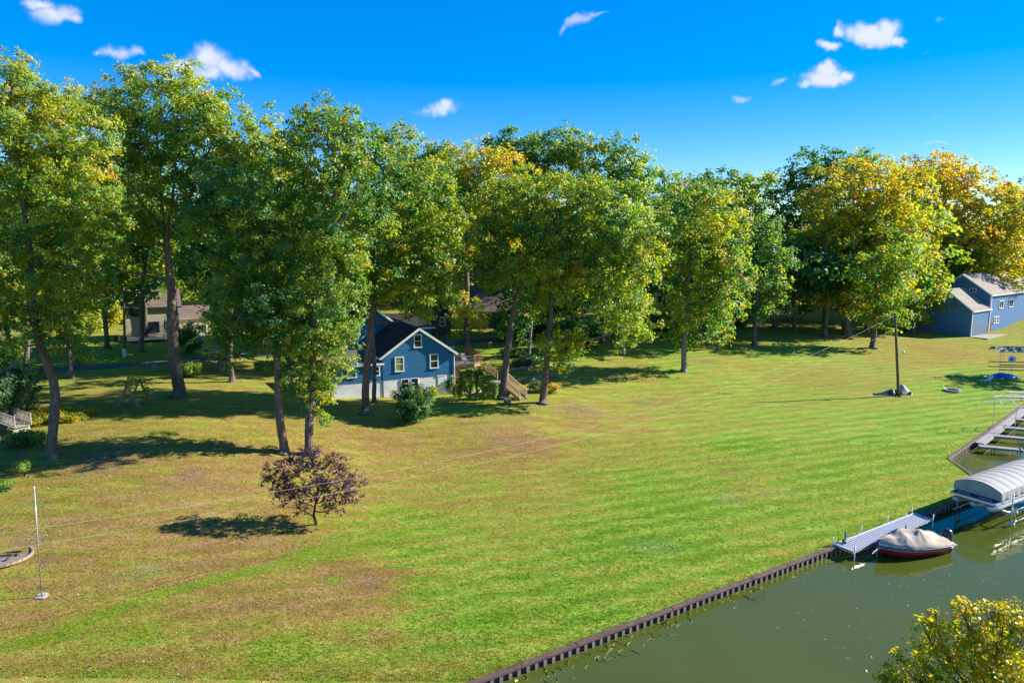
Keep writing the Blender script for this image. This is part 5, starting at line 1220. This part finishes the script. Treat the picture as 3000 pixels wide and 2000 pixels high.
# blue tarp over something low
q = P(2938, 1104); tb = empty('tarp_heap', q, .1, 'bright blue tarp over a heap beside the stored lift', 'tarp')
rows = []
for i in range(21):
    t = i/20; row = []
    for j in range(13):
        s = -1+2*j/12; prof = (1-abs(s)**2.4)*(.22+.42*math.sin(math.pi*min(1, .1+t*.85))*(1-.45*math.exp(-((t-.62)/.09)**2)))
        row.append((-1.9+3.8*t, s*.9, max(.0, prof*math.sin(math.pi*(.04+.92*t))**.4)+.03*math.sin(9*t+5*s)))
    rows.append(row)
MB().grid(rows).build('tarp', plain('blue_tarp', (.008, .085, .50), .35, .15, 2, bump=.3, bscale=6), tb, True)
MB().box((0, 0, .12), (3.2, 1.2, .2)).build('heap', DECKG, tb)
lw = empty('lounge_chair', P(2888, 1120), .3, 'white lounge chair in the shade left of the blue tarp', 'chair')
MB().box((0, 0, .35), (1.1, .6, .06)).build('seat', WHITE, lw); MB().box((.75, 0, .62), (.7, .6, .06), Matrix.Rotation(-.9, 3, 'Y')).build('backrest', WHITE, lw)
for sx in (-.45, .45):
    for sy in (-.26, .26): MB().bar((sx*1.15, sy, 0), (sx*.8, sy, .34), .06).build('leg', WHITE, lw)
# fire ring, paving
q = P(2790, 1146); fr_ = empty('fire_ring', q, 0, 'low round fire ring on the right lawn', 'fire ring')
CI = plain('ring_concrete', (.36, .33, .30), .8, .15); n = 14
for i in range(n):
    a0, a1 = 2*math.pi*i/n, 2*math.pi*(i+.93)/n; r0_, r1_ = .74, .96
    MB().prism([(r0_*math.cos(a0), r0_*math.sin(a0)), (r1_*math.cos(a0), r1_*math.sin(a0)), (r1_*math.cos(a1), r1_*math.sin(a1)), (r0_*math.cos(a1), r0_*math.sin(a1))], -.05, .26).build('block', CI, fr_)
MB().prism([(.74*math.cos(i*.5236), .74*math.sin(i*.5236)) for i in range(12)], -.02, .05).build('ash', plain('ash', (.035, .033, .03), .95, .3), fr_); MB().bar((-.7, .2, .1), (-.9, .5, .55), .06).build('poker', DARK, fr_)
for k, (u, v, a, b) in enumerate([(2965, 1163, 4.2, .9), (2990, 1150, 3.4, 1.2)]):
    o = MB().box((0, 0, 0), (a, b, .10)).build('paving_slab', CONC); o.location = P(u, v, .03); o.rotation_euler = (0, 0, -.1)
    tag(o, ['long concrete slab on the grass below the blue tarp', 'pale concrete slab cut by the right edge below the stored lift'][k], 'slab')
# utility pole, its wires and the heap at its foot
UP = P(2633, 1159); up = empty('utility_pole', UP, 0, 'tall brown utility pole on the right lawn with two wires', 'utility pole')
tp = atY(2622, 917, UP.y)-UP
MB().tube([Vector((0, 0, -.3)), tp*.25, tp*.6, tp], [.17, .165, .15, .125], 12).build('pole', bark_material('pole_wood', (.16, .10, .06), (.30, .23, .17)), up, True)
MB().tube([tp*.97+Vector((-.12, 0, 0)), tp*.97+Vector((-.25, 0, 0))], .07, 8).build('insulator', WHITE, up); MB().tube([tp*.80+Vector((-.12, 0, 0)), tp*.80+Vector((-.2, 0, 0))], .06, 8).build('insulator', WHITE, up)
MB().tube([tp*.99, tp*1.03], .03, 6).build('cap_pin', ALU, up)
MB().tube([tp*.55+Vector((.1, 0, 0)), tp*.555+Vector((.55, -.1, 0)), tp*.54+Vector((.75, -.1, 0))], .025, 6).build('lamp_arm', ALU, up); MB().tube([tp*.54+Vector((.75, -.1, .12)), tp*.54+Vector((.75, -.1, 0)), tp*.54+Vector((.75, -.1, -.25))], [.06, .16, .12], 10).build('yard_lamp', WHITE, up, True)
gw = P(2657, 1068); tag(MB().tube([UP+tp*.72+Vector((.12, 0, 0)), gw], .016, 5).build('guy_wire', ALU), 'slanting guy wire right of the utility pole', 'wire')
def wire(label, a, b, sag, r=.0085):
    a, b = Vector(a), Vector(b); pts = [a.lerp(b, i/60)-Vector((0, 0, sag*4*(i/60)*(1-i/60))) for i in range(61)]
    tag(MB().tube(pts, r, 5).build('overhead_wire', plain('pale_wire', (.34, .31, .25), .6, .05)), label, 'wire')
wire('upper overhead wire slanting left from the utility pole', UP+tp*.965+Vector((-.25, 0, 0)), atY(-60, 1570, 27.0), 3.0)
wire('lower overhead wire slanting left from the utility pole', UP+tp*.80+Vector((-.2, 0, 0)), atY(-60, 1621, 27.0), 2.6)
tr = empty('covered_mower', UP+Vector((.95, .9, 0)), .2, 'mower under a grey tarp behind the utility pole foot', 'mower')
rows = []
for i in range(15):
    t = i/14; rows.append([(-1.0+2.0*t+.05*math.sin(j), (-1+2*j/10)*.55, max(0, (.25+.75*math.sin(math.pi*min(1, .15+t*.8))**1.5+.25*math.exp(-((t-.45)/.15)**2))*(1-abs(-1+2*j/10)**3))+.03*math.sin(7*t+3*j)) for j in range(11)])
MB().grid(rows).build('tarp', plain('grey_tarp', (.26, .26, .28), .55, .2, 3, bump=.3, bscale=8), tr, True)
for sx in (-.6, .62):
    for sy in (-.5, .5): MB().tube([(sx, sy-.08, .2), (sx, sy+.08, .2)], .2, 14).build('wheel', MATS['black_plastic'], tr)
MB().box((0, 0, .22), (1.3, .8, .18)).build('mower_deck', plain('mower_red', (.25, .04, .03), .4, .1), tr)
rows = []
jk = empty('tarp_heap', UP+Vector((-1.15, .6, 0)), 0, 'dark tarp heap left of the utility pole foot', 'tarp')
for i in range(15):
    t = i/14; rows.append([(-1.5+2.3*t, (-1+2*j/8)*.6, max(0, (.12+.72*t**1.6)*(1-abs(-1+2*j/8)**2.2))*(1 if t < .93 else .6)+.05*math.sin(11*t+2.3*j)*(1-abs(-1+2*j/8))) for j in range(9)])
MB().grid(rows).build('tarp', plain('dark_tarp', (.035, .045, .07), .45, .25, 4, bump=.4, bscale=8), jk, True); MB().box((-.2, 0, .08), (1.4, .6, .14)).build('lumber', DECKG, jk)
cg = chair('metal_chair', 'small grey metal chair against the utility pole', UP+Vector((.5, -.25, 0)), 2.6, ALU, .8)
tag(MB().tube([P(2700, 1142), P(2700, 1142)+Vector((-.45, 0, 1.3))], .03, 6).build('stake', WHITE), 'thin leaning white stake right of the utility pole', 'stake')
# hand pump on the seawall
HP = P(2473, 1596); hp = empty('water_pump', HP, drz, 'green water pump with black bracket on the seawall', 'pump')
MB().tube([(0, 0, 0), (0, 0, .1), (0, 0, .28), (0, 0, .34)], [.16, .16, .14, .08], 12).build('body', plain('pump_green', (.05, .20, .17), .4, .15), hp, True); MB().box((.12, 0, .55), (.14, .1, .62)).build('housing', plain('pump_grey', (.16, .16, .16), .6, .2), hp)
MB().tube([(-.35, -.1, 0), (-.35, -.1, .5), (-.05, -.1, .5)], .025, 6).build('bracket', DARK, hp); MB().tube([(-.35, .2, 0), (-.35, .2, .5), (-.35, -.1, .5)], .025, 6).build('bracket', DARK, hp)
MB().tube([(.15, -.1, .1), (.4, -.35, 0), (.75, -.6, -.45)], .03, 6).build('hose', DARK, hp)
# thin pole on the left lawn
LP = P(122, 1748); lp = empty('steel_pole', LP, 0, 'thin grey steel pole standing on a concrete pad at left', 'pole')
tpl = atY(100, 1428, LP.y)-LP
MB().tube([Vector((0, 0, 0)), tpl], .028, 10).build('pole', plain('galvanised', (.36, .37, .38), .4, .15, metal=.6), lp, True); MB().tube([tpl, tpl*1.01], .04, 8).build('cap', WHITE, lp)
MB().box((0, 0, .02), (.5, .4, .06)).build('pad', CI, lp); MB().box((-.1, .22, .01), (.4, .3, .12)).build('pad', CI, lp)
# fire pit at the left edge
q = P(15, 1632); fp = empty('fire_pit', q, 0, 'brick edged fire pit of ash cut by the left edge', 'fire pit')
BR = [plain('pit_brick_pale', (.30, .23, .17), .85, .15), plain('pit_brick_red', (.34, .10, .07), .85, .15)]
for i in range(30):
    a = 2*math.pi*i/30; bme = MB().box((0, 0, 0), (.26, .11, .14)).build('brick', BR[1 if -2.4 < a-2*math.pi*.75 < -.1 and i % 2 else 0], fp); bme.location = (1.30*math.cos(a), 1.30*math.sin(a), .05); bme.rotation_euler = (0, 0, a+math.pi/2)
MB().prism([(1.22*math.cos(i*.42), 1.22*math.sin(i*.42)) for i in range(15)], -.05, .03).build('ash', plain('pit_ash', (.20, .17, .15), .95, .35, 4), fp)
for i in range(9): MB().bar((RNG.uniform(-.7, .7), RNG.uniform(-.6, .6), .06), (RNG.uniform(-.8, .8), RNG.uniform(-.6, .6), .12), .07).build('charred_log', plain('char', (.07, .055, .045), .9, .3), fp)
# A-frame trellis with vine
AF = P(392, 1190); af = empty('arbor_frame', AF, 0, 'wooden A frame swing overgrown with a yellow green vine', 'swing frame')
OLD = plain('old_timber', (.24, .20, .13), .9, .2, 2, bump=.3)
fa = [(-1.55, -.9, 0), (1.25, -1.05, 0)]; m_ = AF.y/FOC
ptsA = [atY(341, 1198, AF.y-.8)-AF, atY(372, 1128, AF.y-.8)-AF, atY(411, 1200, AF.y-.8)-AF]; ptsB = [atY(379, 1180, AF.y+1.2)-AF, atY(408, 1112, AF.y+1.2)-AF, atY(442, 1180, AF.y+1.2)-AF]
for T_ in (ptsA, ptsB):
    MB().bar(T_[0]-Vector((0, 0, .1)), T_[1], .15).build('leg', OLD, af); MB().bar(T_[2]-Vector((0, 0, .1)), T_[1], .15).build('leg', OLD, af)
    MB().bar(T_[0].lerp(T_[1], .5), T_[2].lerp(T_[1], .5), .09).build('cross_brace', OLD, af)
MB().bar(ptsA[1], ptsB[1], .11).build('ridge_beam', OLD, af)
cen = []
for i in range(34):
    t = RNG.random(); c = ptsA[1].lerp(ptsB[1], t); cen.append((c.x+RNG.normal(0, .35), c.y+RNG.normal(0, .2), max(.3, c.z+RNG.normal(.05, .35))))
for i in range(22): c = ptsB[2].lerp(ptsB[1], RNG.random()*1.15); cen.append((c.x+RNG.normal(.15, .25), c.y, c.z+RNG.normal(0, .2)))
cen = np.array(cen); Vv, Ff = leaves_np(cen, .25, 9, .19, np.zeros_like(cen)+np.array([0, 0, .3]))
link_mesh('vine', np_mesh('vine', Vv, Ff, False, {'tint': ('FACE', np.clip(RNG.normal(.47, .09, len(Ff)), 0, 1))}), LEAF, af)
# little footbridge at the left edge
FB = P(70, 1268); fb = empty('footbridge', FB, math.radians(155), 'weathered footbridge with slatted rail at the left edge', 'footbridge')
for i in range(16): MB().box((.14+i*.28, 0, .55+.03*min(i, 8)), (.26, 1.3, .05)).build('plank', DECKG, fb)
for s in (-1, 1): rail(fb, [(0, s*.62, .55), (2.2, s*.62, .8), (4.4, s*.62, .8)], .9, DECKG, .18)
for x in (.3, 2.3): MB().box((x, 0, .2), (.14, 1.3, .8)).build('trestle', DECKG, fb)
q = P(82, 1165); o = MB().prism([(-.3, -.12), (.3, -.12), (.3, .12), (-.3, .12)], -.1, 1.75); o.add([(-.3, -.14, 1.75), (.3, -.14, 1.75), (0, -.14, 2.15), (-.3, .14, 1.75), (.3, .14, 1.75), (0, .14, 2.15)], [(0, 1, 2), (5, 4, 3), (0, 2, 5, 3), (1, 4, 5, 2), (0, 3, 4, 1)])
o = o.build('wooden_post', DECKG); o.location = q; tag(o, 'weathered wooden post with pointed cap near the footbridge', 'post')
# poles, posts and boxes near the lane
for nm, lab, (u, v), top, r in [('utility_pole', 'slim utility pole with white base left of the cream house', (366, 1045), (362, 838), .14), ('utility_pole', 'dark leaning utility pole among the brush at left', (310, 990), (291, 838), .15), ('utility_pole', 'slim utility pole behind the golden topped oak', (1379, 980), (1379, 790), .12), ('utility_pole', 'slim service pole beside the dark green oak at right', (2226, 940), (2226, 862), .10)]:
    B = P(u, v); o = empty(nm, B, 0, lab, 'utility pole'); t = atY(*top, B.y)-B
    MB().tube([Vector((0, 0, -.2)), t*.5, t], [r*1.15, r, r*.8], 9).build('pole', MATS['pole_wood'], o, True)
    MB().box(t*.93, (1.2, .1, .12)).build('crossarm', MATS['pole_wood'], o)
    if u == 366: MB().tube([(0, 0, 0), (0, 0, 1.1)], r*1.6, 10).build('base_guard', WHITE, o)
for lab, (u, v) in [('teal utility pedestal on the lane verge by the huge oak', (452, 1083))]:
    o = empty('utility_pedestal', P(u, v), .2, lab, 'utility box'); MB().box((0, 0, .45), (.42, .36, .9)).build('body', plain('pedestal_teal', (.10, .26, .24), .5, .1), o); MB().box((0, 0, .93), (.48, .42, .06)).build('lid', MATS['pedestal_teal'], o)
o = empty('bird_bath', P(1434, 1020), 0, 'pale bird bath in the shade behind the deck', 'bird bath'); MB().tube([(0, 0, 0), (0, 0, .08), (0, 0, .15), (0, 0, .7), (0, 0, .78), (0, 0, .86)], [.22, .2, .09, .08, .15, .34], 14).build('pedestal', CI, o, True); MB().tube([(0, 0, .86), (0, 0, .92)], [.34, .38], 14).build('bowl', CI, o, True)
tag(MB().tube([P(2250, 937), P(2250, 937)+Vector((-.15, 0, 1.9))], .07, 7).build('marker_post', plain('marker_yellow', (.55, .36, .03), .5, .1)), 'thin yellow marker post beside the lane', 'post')
# red picnic tables beyond the deck
PR = plain('red_paint', (.33, .07, .05), .6, .15)
def picnic(label, loc, rz):
    o = empty('picnic_table', loc, rz, label, 'picnic table')
    for i in range(5): MB().box((0, -.36+.18*i, .75), (1.9, .16, .05)).build('top_board', PR, o)
    for s in (-1, 1):
        MB().box((0, s*.72, .45), (1.9, .26, .05)).build('bench', PR, o)
        for e in (-.7, .7): MB().bar((e, s*.75, 0), (e, s*.2, .74), .09).build('leg', PR, o)
picnic('red picnic table nearer the tan house', P(1402, 922), .2); picnic('red picnic table nearer the dark oak trunk', P(1415, 938), .15)
mb_ = empty('grey_car', P(1660, 952), .1, 'pale car roof glimpsed on the lane behind the bushes', 'car')
body = [(-2.1, .35), (-2.1, .8), (-1.3, .92), (-.7, 1.42), (.8, 1.45), (1.4, .98), (2.1, .85), (2.15, .35)]
MB().add([(x, -.85, z) for x, z in body]+[(x, .85, z) for x, z in body], [tuple(range(8))[::-1], tuple(range(8, 16))]+[(i, (i+1) % 8, 8+(i+1) % 8, 8+i) for i in range(8)]).build('body', plain('silver_paint', (.45, .46, .50), .3, .05, spec=.6), mb_)
for s in (-1, 1): MB().add([(-.75, s*.87, .95), (-.45, s*.87, 1.36), (.72, s*.87, 1.38), (1.15, s*.87, .98)], [(0, 1, 2, 3)]).build('window', GLASS, mb_)
for x in (-1.35, 1.35):
    for s in (-1, 1):
        w = MB().tube([(x, s*.70, .33), (x, s*.88, .33)], .33, 16).build('wheel', MATS['black_plastic'], mb_); MB().tube([(x, s*.885, .33), (x, s*.895, .33)], .2, 12).build('rim', ALU, w)

# ------------------------------------------------------------------ small stuff: fallen leaves, submerged rocks, weed
def scatter_leaves(name, label, pts, zoff, size, tint, mat):
    N = len(pts); ang = RNG.uniform(0, 6.28, N); L = size*RNG.uniform(.6, 1.4, N); Wd = L*.55
    t = np.stack([np.cos(ang), np.sin(ang), RNG.normal(0, .15, N)], 1); b = np.stack([-np.sin(ang), np.cos(ang), RNG.normal(0, .25, N)], 1)
    c = pts+np.array([0, 0, zoff])
    Vv = np.stack([c-t*L[:, None]/2, c+b*Wd[:, None]/2, c+t*L[:, None]/2, c-b*Wd[:, None]/2], 1).reshape(-1, 3)
    o = link_mesh(name, np_mesh(name, Vv, np.arange(4*N).reshape(-1, 4), False, {'tint': ('FACE', tint)}), mat); return tag(o, label, 'leaves', kind='stuff')
FALL = leaf_material('fallen_leaves_mat', [(0, (.16, .09, .04)), (.4, (.34, .22, .10)), (.7, (.44, .34, .17)), (1, (.62, .54, .34))], .15, .5)
pp = []
while len(pp) < 2000:
    u = RNG.uniform(-50, 1500); v = RNG.uniform(1180, 2000)
    if RNG.random() < (.25 if u > 1000 else 1)*(1 if v < 1750 else .5): pp.append((u, v))
while len(pp) < 2600: pp.append((RNG.uniform(1400, 2950), RNG.uniform(1020, 1350) if RNG.random() < .8 else RNG.uniform(1350, 1500)))
hs_ = []
for u, v in pp:
    q = atZ(u, v, .8); hs_.append((q.x, q.y))
hs_ = np.array(hs_); dd, _, _ = wall_dist(hs_[:, 0], hs_[:, 1]); hs_ = hs_[dd > .5]
pts_ = np.column_stack([hs_, height(hs_[:, 0], hs_[:, 1])])
scatter_leaves('fallen_leaves', 'pale fallen leaves scattered over the lawn', pts_, .03, .105, np.clip(RNG.normal(.5, .3, len(pts_)), 0, 1), FALL)
fl = []
for (u, v, n, su, sv) in [(2700, 1650, 40, 260, 90), (2600, 1800, 46, 260, 120), (2800, 1560, 26, 120, 60), (2500, 1900, 26, 150, 80), (1800, 1880, 26, 60, 18), (1830, 1860, 18, 60, 14), (2130, 1765, 12, 40, 12), (2350, 1680, 16, 50, 14), (2440, 1640, 24, 30, 8), (2900, 1330, 20, 60, 25), (2900, 1700, 50, 120, 80)]:
    for _ in range(n):
        q = atZ(u+RNG.normal(0, su*.6), v+RNG.normal(0, sv*.6), WZ); fl.append((q.x, q.y, WZ))
fl = np.array(fl); dd, _, _ = wall_dist(fl[:, 0], fl[:, 1]); fl = fl[dd < -.3]
scatter_leaves('floating_leaves', 'pale leaves floating on the canal', fl, .012, .085, np.clip(RNG.normal(.6, .3, len(fl)), 0, 1), FALL)
rk = MB(); r_ = random.Random(3)
SUB = plain('submerged_stone', (.62, .50, .15), .95, .3, 3)
sr = empty('submerged_rocks', (w0.x, w0.y, WZ), 0, 'submerged boulders along the foot of the seawall', 'rocks', None)
for m_ in RM: pass
RS = [rock_mesh(20+i) for i in range(5)]
for m_ in RS: m_.materials.append(SUB); m_.name = 'boulder'
for i in range(150):
    along = -6+abs(r_.gauss(0, 1))*7 if i < 110 else r_.uniform(-4, 22); off = .35+abs(r_.gauss(0, .55))*(1.0 if along < 10 else .7)
    s = r_.uniform(.12, .34); q = link_mesh('boulder', RS[i % 5], None, sr)
    p = w0+wd*along+wn*off; q.location = (p.x-w0.x, p.y-w0.y, -.03-.12*off-s*.45); q.scale = (s*1.3, s, s*.8); q.rotation_euler = (r_.uniform(0, .5), r_.uniform(0, .5), r_.uniform(0, 6))
sr['kind'] = 'thing'
wv = MB()
for (a, off, n) in [(10.5, .7, 26), (7.0, .8, 30), (3.5, .9, 18), (16.5, .6, 16)]:
    for _ in range(n):
        p = w0+wd*(a+r_.gauss(0, .8))+wn*(off+r_.gauss(0, .25)); an = r_.uniform(0, 6.28); L = r_.uniform(.3, .8)
        wv.tube([(p.x, p.y, WZ-.05), (p.x+L*.5*math.cos(an), p.y+L*.5*math.sin(an), WZ+.015), (p.x+L*math.cos(an+.5), p.y+L*math.sin(an+.5), WZ+.01)], [.02, .018, .006], 4)
tag(wv.build('water_weed', plain('weed_yellow', (.20, .185, .03), .7, .25, 3)), 'yellow water weed trailing at the seawall foot', 'weed', kind='stuff')

# standing turf: short tufts over the near lawn
def turf():
    N = 70000; r = np.random.default_rng(11)
    yy = 27+36*r.random(N*2)**1.3; xx = (r.random(N*2)*1.7-.86)*yy*.95
    d, _, _ = wall_dist(xx, yy); ok = d > .05; xx, yy, d = xx[ok][:N], yy[ok][:N], d[ok][:N]; n = len(xx)
    zz = height(xx, yy)*np.clip(d/2, 0, 1)
    dr = idw(xx, yy, _dp)+.22*np.sin(xx*.55+2*np.sin(yy*.31))*np.sin(yy*.9+xx*.2)+r.normal(0, .10, n)
    lu_ = np.exp(-((dr-.1)/.3)**2)
    h = r.uniform(.035, .085, n)*(1+.5*lu_)*np.where(d < .35, 1.5, 1); K = 4
    base = np.repeat(np.stack([xx, yy, zz], 1), K, 0); base[:, :2] += r.normal(0, .045, (n*K, 2)); hh = np.repeat(h, K)*r.uniform(.7, 1.3, n*K)
    an = r.uniform(0, 6.28, n*K); lean = r.normal(0, .55, (n*K, 2)); w = .011+.006*r.random(n*K)
    a = base+np.stack([np.cos(an)*w, np.sin(an)*w, 0*w-.01], 1); b = base-np.stack([np.cos(an)*w, np.sin(an)*w, 0*w+.01], 1)
    c = base+np.stack([lean[:, 0]*hh, lean[:, 1]*hh, hh], 1)
    V_ = np.stack([a, b, c], 1).reshape(-1, 3); ti = np.clip(np.repeat(dr, K)+r.normal(0, .08, n*K), 0, 1)
    m = leaf_material('grass_blades', [(0, (.13, .24, .012)), (.25, (.22, .30, .02)), (.5, (.28, .26, .035)), (.75, (.31, .22, .065)), (1, (.32, .21, .09))], .35, .6)
    o = link_mesh('grass', np_mesh('grass', V_, np.arange(3*n*K).reshape(-1, 3), False, {'tint': ('FACE', ti)}), m); tag(o, 'short grass tufts standing on the near lawn', 'grass', kind='stuff')
turf()
